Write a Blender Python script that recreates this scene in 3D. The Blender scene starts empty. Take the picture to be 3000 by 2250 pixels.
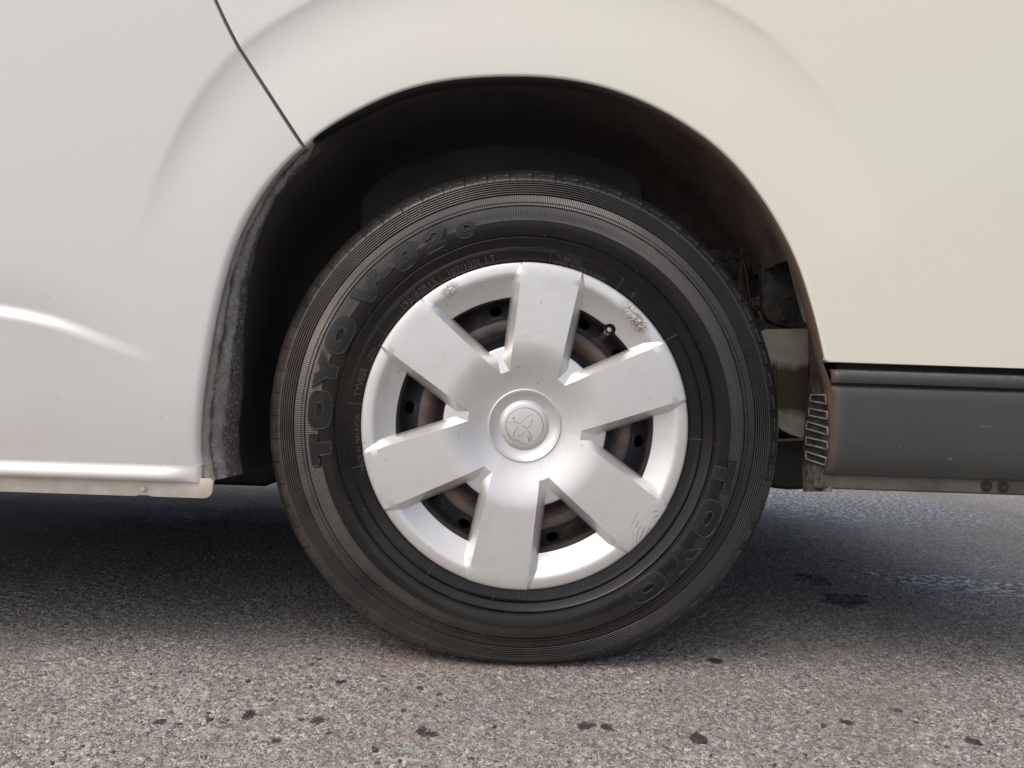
import bpy, bmesh, math, random
import numpy as np
from mathutils import Matrix, Vector
random.seed(7)
rng = np.random.default_rng(7)
sc = bpy.context.scene
COL = sc.collection
R = math.radians

# ------------------------------------------------------------------ camera
FPX, DCAM, HCAM, CXCAM, ROLL = 2266.0, 1.03, 0.379, -0.0185, R(1.9)
CR, SR = math.cos(ROLL), math.sin(ROLL)
cam = bpy.data.cameras.new('camera')
cam.sensor_width = 36.0
cam.lens = 36.0 * FPX / 3000.0
cam.clip_start, cam.clip_end = 0.02, 400.0
cam_o = bpy.data.objects.new('camera', cam)
COL.objects.link(cam_o)
M = Matrix(((CR, -SR, 0, CXCAM), (0, 0, -1, -DCAM), (SR, CR, 0, HCAM), (0, 0, 0, 1)))
cam_o.matrix_world = M
sc.camera = cam_o

# ------------------------------------------------------------------ sky, sun, exposure
SUN_AZ, SUN_EL = 54.0, 59.0          # degrees left of "behind the camera", degrees up
wd = bpy.data.worlds.new('World')
sc.world = wd
wd.use_nodes = True
wn, wl = wd.node_tree.nodes, wd.node_tree.links
sky = wn.new('ShaderNodeTexSky')
sky.sky_type = 'NISHITA'
sky.sun_disc = False
sky.sun_elevation = R(SUN_EL)
sky.sun_rotation = R(180 + SUN_AZ)
sky.dust_density = 6.0
sky.air_density = 0.55
sky.ozone_density = 0.3
wl.new(sky.outputs[0], wn['Background'].inputs[0])
wn['Background'].inputs[1].default_value = 0.14
sl = bpy.data.lights.new('sun', 'SUN')
sl.energy = 1.2
sl.angle = R(150)
sl.color = (1.0, 0.965, 0.865)
so = bpy.data.objects.new('sun', sl)
COL.objects.link(so)
so.location = (-3, -4, 3)
Ldir = Vector((-math.sin(R(SUN_AZ)) * math.cos(R(SUN_EL)), -math.cos(R(SUN_AZ)) * math.cos(R(SUN_EL)), math.sin(R(SUN_EL))))
so.rotation_euler = Ldir.to_track_quat('Z', 'Y').to_euler()
sc.view_settings.view_transform = 'Standard'
sc.view_settings.look = 'None'
sc.view_settings.gamma = 1.0
sc.view_settings.use_curve_mapping = False
sc.view_settings.exposure = 0.30
sc.render.engine = 'CYCLES'
sc.cycles.max_bounces = 8

# ------------------------------------------------------------------ helpers
def W(px, py, Y):
    """photo measurement (3000 px wide) of a feature at depth Y -> metres (X, Z)"""
    dx, dy = px - 1500.0, py - 1125.0
    u, v = dx * CR + dy * SR, -dx * SR + dy * CR
    return CXCAM + u / FPX * (Y + DCAM), HCAM - v / FPX * (Y + DCAM)
def D(dx, dy, Y):
    return W(dx * 1.35624, dy * 1.35624, Y)
def G(px, py):
    dx, dy = px - 1500.0, py - 1125.0
    u, v = dx * CR + dy * SR, -dx * SR + dy * CR
    d = HCAM * FPX / v
    return CXCAM + u / FPX * d, d - DCAM

def link(name, me, parent=None, mats=()):
    o = bpy.data.objects.new(name, me)
    COL.objects.link(o)
    if parent is not None:
        o.parent = parent
    for m in mats:
        me.materials.append(m)
    return o
def mesh_raw(name, verts, faces, smooth=True, sharp=None):
    me = bpy.data.meshes.new(name)
    me.from_pydata([tuple(map(float, v)) for v in verts], [], [tuple(map(int, f)) for f in faces])
    me.update()
    if smooth:
        me.polygons.foreach_set('use_smooth', [True] * len(me.polygons))
        if sharp:
            me.set_sharp_from_angle(angle=R(sharp))
    return me
def grid_mesh(name, P, wrap=False, flip=False, sharp=None, keep=None, rowmat=None):
    """P[nr,nc,3]; wrap joins last column to first; keep[nr-1,nc'] face mask"""
    P = np.asarray(P, float)
    nr, nc, _ = P.shape
    ncf = nc if wrap else nc - 1
    i, j = np.meshgrid(np.arange(nr - 1), np.arange(ncf), indexing='ij')
    j2 = (j + 1) % nc
    F = np.stack([i * nc + j, i * nc + j2, (i + 1) * nc + j2, (i + 1) * nc + j], -1)
    if flip:
        F = F[..., ::-1]
    mi = None
    if rowmat is not None:
        mi = np.repeat(np.asarray(rowmat)[:, None], ncf, 1)
    if keep is not None:
        F = F[keep]
        if mi is not None:
            mi = mi[keep]
    F = F.reshape(-1, 4)
    me = bpy.data.meshes.new(name)
    me.vertices.add(nr * nc)
    me.vertices.foreach_set('co', P.reshape(-1))
    me.loops.add(F.size)
    me.loops.foreach_set('vertex_index', F.reshape(-1).astype(np.int32))
    me.polygons.add(len(F))
    me.polygons.foreach_set('loop_start', np.arange(0, F.size, 4, dtype=np.int32))
    me.polygons.foreach_set('loop_total', np.full(len(F), 4, np.int32))
    me.polygons.foreach_set('use_smooth', np.ones(len(F), bool))
    if mi is not None:
        me.polygons.foreach_set('material_index', mi.reshape(-1).astype(np.int32))
    me.update(calc_edges=True)
    me.validate()
    if sharp:
        me.set_sharp_from_angle(angle=R(sharp))
    return me
def solid_poly(name, pts, y0, y1, bevel=0.0, mapf=None):
    """extruded outline in the X-Z plane between depth y0 and y1"""
    bm = bmesh.new()
    a = [bm.verts.new((p[0], y0, p[1])) for p in pts]
    f = bm.faces.new(a)
    r = bmesh.ops.extrude_face_region(bm, geom=[f])
    for v in r['geom']:
        if isinstance(v, bmesh.types.BMVert):
            v.co.y = y1
    bmesh.ops.recalc_face_normals(bm, faces=bm.faces)
    if bevel:
        bmesh.ops.bevel(bm, geom=list(bm.edges), offset=bevel, segments=2, affect='EDGES', profile=0.5)
    me = bpy.data.meshes.new(name)
    bm.to_mesh(me)
    bm.free()
    me.polygons.foreach_set('use_smooth', [True] * len(me.polygons))
    me.set_sharp_from_angle(angle=R(35))
    return me
def tube_rows(path, rad, n=10):
    """tube mesh points around a polyline"""
    path = [Vector(p) for p in path]
    rows = []
    for k, p in enumerate(path):
        t = (path[min(k + 1, len(path) - 1)] - path[max(k - 1, 0)]).normalized()
        up = Vector((0, 0, 1)) if abs(t.z) < 0.9 else Vector((1, 0, 0))
        a = t.cross(up).normalized()
        b = t.cross(a)
        rr = rad[k] if isinstance(rad, (list, tuple)) else rad
        rows.append([tuple(p + (a * math.cos(q) + b * math.sin(q)) * rr) for q in [2 * math.pi * i / n for i in range(n)]])
    return np.array(rows)
def tube(name, path, rad, n=10, caps=True, sharp=40):
    path = [tuple(p) for p in path]
    rad = list(rad) if isinstance(rad, (list, tuple)) else [rad] * len(path)
    if caps:
        path = [path[0]] + path + [path[-1]]
        rad = [1e-5] + rad + [1e-5]
    Pp = tube_rows(path, rad, n)
    if caps:                                  # cap rows take the direction of their neighbours
        Pp[0] = np.array(path[0]) + (Pp[1] - np.array(path[1])) * 1e-3
        Pp[-1] = np.array(path[-1]) + (Pp[-2] - np.array(path[-2])) * 1e-3
    return grid_mesh(name, Pp, wrap=True, sharp=sharp)
def lathe(name, prof, n=96, cy=0.0, sharp=40, rowmat=None):
    """prof (r, y) turned about the Y axis; y = depth"""
    a = np.arange(n) * 2 * math.pi / n
    P = np.array([[(r * math.sin(q), y + cy, r * math.cos(q)) for q in a] for r, y in prof])
    return grid_mesh(name, P, wrap=True, sharp=sharp, rowmat=rowmat)
def sstep(a, b, x):
    t = np.clip((np.asarray(x, float) - a) / (b - a), 0, 1)
    return t * t * (3 - 2 * t)

def _hash(ix, iy, seed):
    h = (ix.astype(np.int64) * 374761393 + iy.astype(np.int64) * 668265263 + seed * 974711) & 0xffffffff
    h = ((h ^ (h >> 13)) * 1274126177) & 0xffffffff
    h = h ^ (h >> 16)
    return (h & 0xffff) / 65535.0
def vnoise(x, y, seed=0):
    ix, iy = np.floor(x), np.floor(y)
    fx, fy = x - ix, y - iy
    fx, fy = fx * fx * (3 - 2 * fx), fy * fy * (3 - 2 * fy)
    a = _hash(ix, iy, seed); b = _hash(ix + 1, iy, seed)
    c = _hash(ix, iy + 1, seed); d = _hash(ix + 1, iy + 1, seed)
    return (a * (1 - fx) + b * fx) * (1 - fy) + (c * (1 - fx) + d * fx) * fy
def fbm(x, y, oct=4, seed=0):
    s, amp, tot = 0, 1.0, 0
    for k in range(oct):
        s = s + amp * vnoise(x * 2 ** k, y * 2 ** k, seed + 31 * k)
        tot += amp
        amp *= 0.5
    return s / tot
def worley(x, y, seed=0):
    ix, iy = np.floor(x), np.floor(y)
    f1 = np.full(x.shape, 9.0); f2 = np.full(x.shape, 9.0); cid = np.zeros(x.shape)
    for di in (-1, 0, 1):
        for dj in (-1, 0, 1):
            jx, jy = ix + di, iy + dj
            d = np.hypot(jx + _hash(jx, jy, seed) - x, jy + _hash(jx, jy, seed + 5) - y)
            nearer = d < f1
            f2 = np.where(nearer, f1, np.minimum(f2, d))
            cid = np.where(nearer, _hash(jx, jy, seed + 9), cid)
            f1 = np.where(nearer, d, f1)
    return f1, f2, cid

# ------------------------------------------------------------------ materials
class Mat:
    def __init__(s, name):
        s.m = bpy.data.materials.new(name)
        s.m.use_nodes = True
        s.n, s.l = s.m.node_tree.nodes, s.m.node_tree.links
        s.b = s.n['Principled BSDF']
        s.tc = s.n.new('ShaderNodeTexCoord')
        s.co = s.tc.outputs['Object']
    def set(s, **k):
        for a, v in k.items():
            s.b.inputs[a.replace('_', ' ')].default_value = (*v, 1) if isinstance(v, tuple) and len(v) == 3 else v
        return s
    def plug(s, sock, inp):
        s.l.new(sock, s.b.inputs[inp])
    def inp(s, node, i, v):
        if isinstance(v, (int, float)):
            node.inputs[i].default_value = v
        elif isinstance(v, tuple):
            node.inputs[i].default_value = (*v, 1) if len(v) == 3 and node.inputs[i].type == 'RGBA' else v
        else:
            s.l.new(v, node.inputs[i])
    def noise(s, scale, detail=4, rough=0.55, vec=None, stretch=None):
        t = s.n.new('ShaderNodeTexNoise')
        v = vec or s.co
        if stretch:
            mp = s.n.new('ShaderNodeMapping')
            mp.inputs['Scale'].default_value = stretch
            s.l.new(v, mp.inputs[0]); v = mp.outputs[0]
        s.l.new(v, t.inputs['Vector'])
        t.inputs['Scale'].default_value = scale
        t.inputs['Detail'].default_value = detail
        t.inputs['Roughness'].default_value = rough
        return t.outputs[0]
    def vor(s, scale, feature='F1', out='Distance', vec=None, rnd=1.0):
        t = s.n.new('ShaderNodeTexVoronoi')
        t.feature = feature
        s.l.new(vec or s.co, t.inputs['Vector'])
        t.inputs['Scale'].default_value = scale
        t.inputs['Randomness'].default_value = rnd
        return t.outputs[out]
    def ramp(s, fac, stops, interp='LINEAR'):
        r = s.n.new('ShaderNodeValToRGB')
        r.color_ramp.interpolation = interp
        e = r.color_ramp.elements
        while len(e) < len(stops):
            e.new(0.5)
        for k, (p, c) in enumerate(stops):
            e[k].position = p
            e[k].color = (c, c, c, 1) if isinstance(c, (int, float)) else (*c, 1)
        s.l.new(fac, r.inputs[0])
        return r.outputs[0]
    def math(s, op, a, b=0.0, c=None, clamp=False):
        t = s.n.new('ShaderNodeMath')
        t.operation = op
        t.use_clamp = clamp
        s.inp(t, 0, a); s.inp(t, 1, b)
        if c is not None:
            s.inp(t, 2, c)
        return t.outputs[0]
    def mix(s, fac, a, b):
        t = s.n.new('ShaderNodeMix')
        t.data_type = 'RGBA'
        s.inp(t, 0, fac); s.inp(t, 6, a); s.inp(t, 7, b)
        return t.outputs[2]
    def sep(s, vec=None):
        t = s.n.new('ShaderNodeSeparateXYZ')
        s.l.new(vec or s.co, t.inputs[0])
        return t.outputs
    def attr(s, name):
        t = s.n.new('ShaderNodeAttribute')
        t.attribute_name = name
        return t.outputs['Fac']
    def rng(s, v, a, b, c=0.0, d=1.0):
        t = s.n.new('ShaderNodeMapRange')
        s.inp(t, 0, v)
        for k, q in zip((1, 2, 3, 4), (a, b, c, d)):
            t.inputs[k].default_value = q
        return t.outputs[0]
    def bump(s, h, strength=0.3, dist=0.001, normal=None):
        t = s.n.new('ShaderNodeBump')
        t.inputs['Strength'].default_value = strength
        t.inputs['Distance'].default_value = dist
        s.l.new(h, t.inputs['Height'])
        if normal:
            s.l.new(normal, t.inputs['Normal'])
        s.l.new(t.outputs[0], s.b.inputs['Normal'])
        return t.outputs[0]

# white body paint: slightly dusty, orange-peel gloss
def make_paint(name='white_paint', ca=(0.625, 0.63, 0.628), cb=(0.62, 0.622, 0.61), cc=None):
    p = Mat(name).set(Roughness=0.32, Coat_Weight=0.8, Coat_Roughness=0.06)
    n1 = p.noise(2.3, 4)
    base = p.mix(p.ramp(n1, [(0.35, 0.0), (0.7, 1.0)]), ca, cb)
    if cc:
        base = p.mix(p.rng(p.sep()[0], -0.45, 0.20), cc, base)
    specks = p.ramp(p.noise(230, 2), [(0.735, 0.0), (0.76, 1.0)])
    z = p.sep()[2]
    low = p.rng(z, 0.42, 0.24)
    road = p.math('MULTIPLY', low, p.ramp(p.noise(9, 5, 0.6, stretch=(1, 1, 2.2)), [(0.4, 0.0), (0.75, 0.55)]))
    base = p.mix(road, base, (0.62, 0.53, 0.44))
    base = p.mix(p.math('MULTIPLY', specks, p.rng(z, 0.6, 0.25, 0.15, 0.8)), base, (0.22, 0.17, 0.13))
    p.plug(base, 'Base Color')
    p.plug(p.rng(n1, 0.3, 0.7, 0.28, 0.40), 'Roughness')
    h = p.math('ADD', p.noise(900, 1), p.math('MULTIPLY', p.noise(7, 3), 6.0))
    p.bump(h, 0.05, 0.0006)
    return p.m
PAINT = make_paint()
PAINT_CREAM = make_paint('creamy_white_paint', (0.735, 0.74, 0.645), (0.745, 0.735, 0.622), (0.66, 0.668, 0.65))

def make_flange():
    p = Mat('dusty_paint').set(Roughness=0.6)
    n = p.ramp(p.noise(38, 5, 0.6), [(0.35, 0.0), (0.7, 1.0)])
    p.plug(p.mix(n, (0.62, 0.58, 0.53), (0.52, 0.44, 0.355)), 'Base Color')
    p.bump(p.noise(300, 4), 0.2, 0.0005)
    return p.m
FLANGE = make_flange()

def make_seal():
    p = Mat('door_seal_rubber').set(Roughness=0.7)
    p.plug(p.mix(p.noise(60), (0.10, 0.10, 0.085), (0.16, 0.155, 0.13)), 'Base Color')
    return p.m
SEAL = make_seal()

def make_trim():
    p = Mat('arch_lip_dirt').set(Roughness=0.65)
    x = p.sep()[0]
    f = p.math('MULTIPLY', p.rng(x, 0.05, 0.24), p.rng(p.noise(25, 4), 0.25, 0.45, 0.75, 1.0))
    p.plug(p.mix(f, (0.010, 0.010, 0.011), (0.090, 0.060, 0.046)), 'Base Color')
    p.bump(p.noise(220, 4), 0.3, 0.0008)
    return p.m
TRIM = make_trim()

def make_liner():
    p = Mat('arch_liner_underseal').set(Roughness=0.8)
    xyz = p.sep()
    x, y, z = xyz[0], xyz[1], xyz[2]
    # dried mud on the leading inner edge: pale film, brown crust, blue-grey smear, then crumbs
    st = p.noise(16, 6, 0.65, stretch=(1.0, 5.0, 0.6))
    side = p.rng(x, -0.20, -0.28)
    lim = p.rng(z, 0.70, 0.36, 0.0095, 0.0290)
    t = p.math('DIVIDE', p.math('ADD', p.math('ADD', y, 0.0172), p.math('MULTIPLY', p.math('SUBTRACT', st, 0.5), 0.010)), lim)
    grain = p.ramp(p.noise(210, 6, 0.75), [(0.40, 0.0), (0.60, 1.0)])
    t = p.math('MULTIPLY', t, 0.84)
    mudc = p.ramp(t, [(0.0, (0.50, 0.47, 0.43)), (0.12, (0.40, 0.37, 0.335)), (0.20, (0.20, 0.165, 0.135)), (0.27, (0.33, 0.325, 0.315)), (0.38, (0.34, 0.35, 0.355)), (0.48, (0.26, 0.255, 0.25)), (0.55, (0.12, 0.11, 0.10)), (0.75, (0.05, 0.047, 0.044))])
    gm = p.ramp(t, [(0.12, 0.25), (0.20, 0.9), (0.30, 0.45), (0.44, 0.45), (0.52, 1.0)])
    lump = p.ramp(p.noise(75, 5, 0.7, stretch=(1.0, 2.0, 0.6)), [(0.44, 0.0), (0.56, 1.0)])
    mudc = p.mix(p.math('MULTIPLY', p.math('MAXIMUM', grain, lump), gm), mudc, (0.045, 0.04, 0.036))
    mudc = p.mix(p.math('MULTIPLY', p.rng(t, 0.5, 0.6), p.ramp(p.noise(300, 3, 0.6), [(0.58, 0.0), (0.64, 0.8)])), mudc, (0.24, 0.23, 0.21))
    mud = p.math('MULTIPLY', side, p.rng(t, 0.95, 0.70))
    # brown road dust on the trailing side
    br = p.math('MULTIPLY', p.rng(x, 0.0, 0.36), p.rng(p.noise(17, 5, 0.6), 0.32, 0.62))
    br = p.math('MULTIPLY', br, p.rng(y, 0.24, 0.06, 0.35, 1.0))
    basec = p.mix(br, (0.055, 0.050, 0.052), (0.19, 0.125, 0.082))
    tp = p.math('MULTIPLY', p.rng(y, 0.075, 0.02), p.rng(p.noise(7, 4, stretch=(1, 6, 1)), 0.45, 0.65, 0.0, 0.6))
    basec = p.mix(tp, basec, (0.12, 0.085, 0.062))
    p.plug(p.mix(mud, basec, mudc), 'Base Color')
    h = p.math('ADD', p.math('ADD', p.math('MULTIPLY', grain, -0.8), p.math('MULTIPLY', lump, -0.7)), p.math('MULTIPLY', st, 2.0))
    p.bump(h, 0.6, 0.0035)
    return p.m
LINER = make_liner()

def make_plain(name, c1, c2, scale=30, rough=0.5, metal=0.0, bump=0.15, bs=250, bd=0.0008):
    p = Mat(name).set(Roughness=rough, Metallic=metal)
    n = p.ramp(p.noise(scale, 5, 0.6), [(0.36, 0.0), (0.66, 1.0)])
    p.plug(p.mix(n, c1, c2), 'Base Color')
    if bump:
        p.bump(p.noise(bs, 4), bump, bd)
    return p.m
BLACK = make_plain('black_chassis_paint', (0.012, 0.012, 0.013), (0.028, 0.024, 0.02), 18, 0.6)
INNER = make_plain('dull_blue_black_inner_panel', (0.048, 0.055, 0.068), (0.09, 0.09, 0.095), 9, 0.5)
DARKPLATE = make_plain('gritty_underseal', (0.014, 0.016, 0.017), (0.075, 0.07, 0.06), 60, 0.75, 0, 0.6, 260, 0.003)
RUST = make_plain('rusty_steel', (0.035, 0.020, 0.013), (0.085, 0.046, 0.027), 70, 0.8, 0, 0.4, 300, 0.001)
GLASS = make_plain('dark_window_glass', (0.012, 0.014, 0.015), (0.016, 0.018, 0.02), 3, 0.04, 0, 0)
WHITEGRIT = make_plain('grey_dried_dirt', (0.27, 0.265, 0.25), (0.12, 0.115, 0.11), 120, 0.85, 0, 0.4)
FLOORM = make_plain('underbody_paint', (0.34, 0.33, 0.31), (0.22, 0.20, 0.17), 12, 0.7)

def make_bracket():
    p = Mat('stained_bracket_paint').set(Roughness=0.7)
    xyz = p.sep()
    n = p.noise(26, 6, 0.65, stretch=(1, 1, 0.6))
    band = p.math('MULTIPLY', p.rng(xyz[2], 0.435, 0.41), p.rng(xyz[2], 0.335, 0.365))
    f = p.math('ADD', p.math('MULTIPLY', band, 0.75), p.math('MULTIPLY', p.math('SUBTRACT', n, 0.5), 1.3))
    base = p.mix(p.ramp(p.noise(45, 5), [(0.4, 0.0), (0.7, 1.0)]), (0.30, 0.295, 0.25), (0.22, 0.21, 0.17))
    p.plug(p.mix(p.rng(f, 0.25, 0.65), base, (0.045, 0.034, 0.02)), 'Base Color')
    p.bump(p.noise(160, 5), 0.3, 0.001)
    return p.m
BRACKET = make_bracket()

XB_ = D(1803, 930, -0.036)[0]
def make_bumper():
    p = Mat('grey_black_bumper_plastic').set(Roughness=0.42)
    xyz = p.sep()
    n = p.noise(5, 5)
    c = p.mix(n, (0.046, 0.050, 0.052), (0.060, 0.062, 0.061))
    spk = p.ramp(p.noise(150, 2), [(0.755, 0.0), (0.775, 1.0)])
    c = p.mix(p.math('MULTIPLY', spk, 0.7), c, (0.40, 0.38, 0.35))
    scr = p.ramp(p.noise(26, 3, 0.5, stretch=(0.35, 1, 7.0)), [(0.715, 0.0), (0.73, 1.0)])
    c = p.mix(p.math('MULTIPLY', scr, 0.5), c, (0.32, 0.24, 0.21))
    # dust along the bottom lip and top ledge, paler there as painted highlight
    low = p.math('MULTIPLY', p.rng(xyz[2], 0.283, 0.268), p.rng(p.noise(14, 5, 0.65), 0.28, 0.62))
    low = p.math('MULTIPLY', low, p.rng(xyz[0], XB_ + 0.002, XB_ + 0.02))
    top = p.math('MULTIPLY', p.rng(xyz[2], 0.4075, 0.4095), p.rng(p.noise(60, 5, 0.7), 0.3, 0.62, 0.1, 0.8))
    c = p.mix(p.math('MULTIPLY', low, 0.8), c, (0.15, 0.132, 0.105))
    c = p.mix(top, c, (0.17, 0.175, 0.18))
    # brown road film on the edge next to the wheel
    ed = p.math('MULTIPLY', p.rng(p.math('ADD', xyz[0], p.math('MULTIPLY', p.noise(60, 4), 0.010)), XB_ + 0.0085, XB_ + 0.001), 1.0)
    c = p.mix(ed, c, (0.115, 0.075, 0.052))
    p.plug(c, 'Base Color')
    p.plug(p.rng(n, 0.3, 0.7, 0.38, 0.5), 'Roughness')
    p.bump(p.noise(700, 2), 0.12, 0.0005)
    return p.m
BUMPER = make_bumper()

def make_endcap():
    p = Mat('dirty_bumper_end').set(Roughness=0.6)
    xyz = p.sep()
    y = xyz[1]
    n = p.noise(48, 6, 0.65)
    c = p.mix(p.rng(n, 0.42, 0.68), (0.020, 0.020, 0.021), (0.080, 0.072, 0.062))
    spk = p.ramp(p.noise(150, 2), [(0.70, 0.0), (0.73, 1.0)])
    c = p.mix(spk, c, (0.40, 0.39, 0.36))
    br = p.rng(p.math('ADD', y, p.math('MULTIPLY', p.noise(40, 4), 0.012)), -0.004, -0.016)
    c = p.mix(br, c, (0.12, 0.078, 0.052))
    lowd = p.math('MULTIPLY', p.rng(xyz[2], 0.292, 0.272), p.rng(p.noise(110, 5, 0.7), 0.35, 0.6))
    c = p.mix(lowd, c, (0.16, 0.155, 0.135))
    p.plug(c, 'Base Color')
    p.bump(p.noise(240, 5), 0.4, 0.0012)
    return p.m
ENDCAP = make_endcap()

# tyre rubber in four finishes
def rubber(name, c1, c2, rough, dust=0.0, serr=False, dust_light_c=(0.20, 0.145, 0.10), spec=0.5):
    p = Mat(name).set(Roughness=rough, Specular_IOR_Level=spec)
    xyz = p.sep()
    n = p.noise(22, 5, 0.6)
    c = p.mix(p.ramp(n, [(0.35, 0.0), (0.68, 1.0)]), c1, c2)
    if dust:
        side = p.rng(xyz[0], 0.10, -0.28, 0.12, 1.0)  # dust tint grows leftward, painting in light that falls from the left
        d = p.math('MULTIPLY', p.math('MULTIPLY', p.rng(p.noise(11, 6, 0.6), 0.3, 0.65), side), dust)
        c = p.mix(d, c, dust_light_c)
    sp = p.ramp(p.noise(330, 2), [(0.74, 0.0), (0.77, 1.0)])
    c = p.mix(p.math('MULTIPLY', sp, 0.6), c, (0.22, 0.21, 0.19))
    p.plug(c, 'Base Color')
    p.plug(p.rng(p.noise(16, 4), 0.3, 0.7, rough - 0.06, rough + 0.08), 'Roughness')
    h = p.noise(500, 3)
    if serr:
        at = p.math('ARCTAN2', xyz[0], xyz[2])
        w = p.math('SINE', p.math('MULTIPLY', at, 780.0))
        h = p.math('ADD', p.math('MULTIPLY', h, 0.3), w)
        p.bump(h, 0.5, 0.0005)
    else:
        p.bump(h, 0.12, 0.0006)
    return p.m
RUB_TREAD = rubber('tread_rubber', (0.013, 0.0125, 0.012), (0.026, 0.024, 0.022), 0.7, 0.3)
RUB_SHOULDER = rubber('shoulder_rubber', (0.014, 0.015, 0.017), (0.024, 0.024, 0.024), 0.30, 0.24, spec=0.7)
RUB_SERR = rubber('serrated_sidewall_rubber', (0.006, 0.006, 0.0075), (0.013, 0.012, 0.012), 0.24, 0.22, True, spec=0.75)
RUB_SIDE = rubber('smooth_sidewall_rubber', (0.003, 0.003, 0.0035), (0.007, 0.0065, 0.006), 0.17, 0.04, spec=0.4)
RUB_TEXT = rubber('lettering_rubber', (0.005, 0.005, 0.006), (0.008, 0.008, 0.008), 0.24, 0.0)
RUB_SMALL = rubber('small_lettering_rubber', (0.050, 0.050, 0.050), (0.080, 0.077, 0.074), 0.36, 0.0)
RUB_LINE = rubber('worn_letter_edge_rubber', (0.040, 0.039, 0.039), (0.070, 0.066, 0.062), 0.36, 0.0)

def make_silver(name='silver_wheel_paint', wear=True):
    p = Mat(name).set(Metallic=0.66, Roughness=0.33, Coat_Weight=0.15, Coat_Roughness=0.2)
    xyz = p.sep()
    x, z = xyz[0], xyz[2]
    n = p.noise(13, 5, 0.6)
    c = p.mix(p.rng(n, 0.35, 0.7), (0.745, 0.745, 0.745), (0.70, 0.70, 0.698))
    if wear:
        rr = p.math('SQRT', p.math('ADD', p.math('MULTIPLY', x, x), p.math('MULTIPLY', z, z)))
        grime = p.math('MULTIPLY', p.rng(p.noise(30, 5, 0.65), 0.5, 0.72), 0.16)
        c = p.mix(grime, c, (0.42, 0.38, 0.33))
        spk = p.ramp(p.noise(150, 2), [(0.735, 0.0), (0.75, 1.0)])
        c = p.mix(p.math('MULTIPLY', spk, 0.8), c, (0.22, 0.20, 0.18))
        def blob(cx, cz, rx, rz, ang=0.0):
            ca, sa = math.cos(ang), math.sin(ang)
            ax, az = p.math('SUBTRACT', x, cx), p.math('SUBTRACT', z, cz)
            uu = p.math('ADD', p.math('MULTIPLY', ax, ca / rx), p.math('MULTIPLY', az, sa / rx))
            vv = p.math('ADD', p.math('MULTIPLY', ax, -sa / rz), p.math('MULTIPLY', az, ca / rz))
            return p.math('SQRT', p.math('ADD', p.math('MULTIPLY', uu, uu), p.math('MULTIPLY', vv, vv)))
        f1 = p.noise(260, 4, 0.7, stretch=(1.0, 1.0, 2.4))
        for cx, cz, rx, rz, an in ((-0.1045, 0.1765, 0.015, 0.009, 0.6), (0.140, 0.150, 0.028, 0.010, -0.83), (0.147, 0.138, 0.013, 0.009, -0.83)):
            b = blob(cx, cz, rx, rz, an)
            m = p.math('MULTIPLY', p.rng(b, 1.15, 0.5), p.rng(f1, 0.455, 0.53))
            c = p.mix(p.math('MULTIPLY', m, 0.9), c, (0.23, 0.205, 0.165))
        # curved kerb scratches near the rim
        b = blob(0.196, -0.146, 1.0, 1.0)
        w = p.math('SINE', p.math('MULTIPLY', p.math('ADD', b, p.math('MULTIPLY', p.noise(28, 2), 0.012)), 1050.0))
        m = p.math('MULTIPLY', p.rng(w, 0.86, 0.97), p.rng(blob(0.168, -0.128, 0.026, 0.030), 1.0, 0.75))
        m = p.math('MULTIPLY', m, p.rng(p.noise(60, 3), 0.47, 0.53))
        c = p.mix(m, c, (0.16, 0.145, 0.125))
    p.plug(c, 'Base Color')
    p.plug(p.rng(n, 0.3, 0.7, 0.32, 0.40), 'Roughness')
    p.bump(p.noise(1200, 1), 0.05, 0.0003)
    return p.m
SILVER = make_silver()
EMBLEM = make_plain('silver_emblem_line', (0.36, 0.36, 0.355), (0.28, 0.28, 0.275), 60, 0.4, 0.6, 0)

def make_steelwheel():
    p = Mat('rusty_black_steel_wheel').set(Roughness=0.5, Metallic=0.1)
    xyz = p.sep()
    rr = p.math('SQRT', p.math('ADD', p.math('MULTIPLY', xyz[0], xyz[0]), p.math('MULTIPLY', xyz[2], xyz[2])))
    n = p.noise(34, 6, 0.65)
    ring = p.math('MULTIPLY', p.rng(rr, 0.120, 0.126), p.rng(rr, 0.1475, 0.143))
    rim = p.math('MULTIPLY', p.rng(rr, 0.168, 0.172), 0.7)
    f = p.math('MULTIPLY', p.math('MAXIMUM', ring, rim), p.rng(n, 0.36, 0.60, 0.15, 1.0))
    f = p.math('MAXIMUM', f, p.math('MULTIPLY', p.rng(n, 0.54, 0.66), 0.5))
    c = p.mix(f, (0.050, 0.053, 0.066), (0.20, 0.14, 0.105))
    spk = p.ramp(p.noise(240, 2), [(0.71, 0.0), (0.74, 1.0)])
    c = p.mix(p.math('MULTIPLY', spk, 0.5), c, (0.30, 0.27, 0.24))
    p.plug(c, 'Base Color')
    p.plug(p.rng(f, 0.0, 1.0, 0.38, 0.7), 'Roughness')
    p.bump(p.noise(260, 5, 0.65), 0.35, 0.001)
    return p.m
STEELW = make_steelwheel()
CHROME = make_plain('dull_nickel', (0.48, 0.46, 0.43), (0.34, 0.31, 0.28), 90, 0.3, 0.9, 0)

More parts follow.
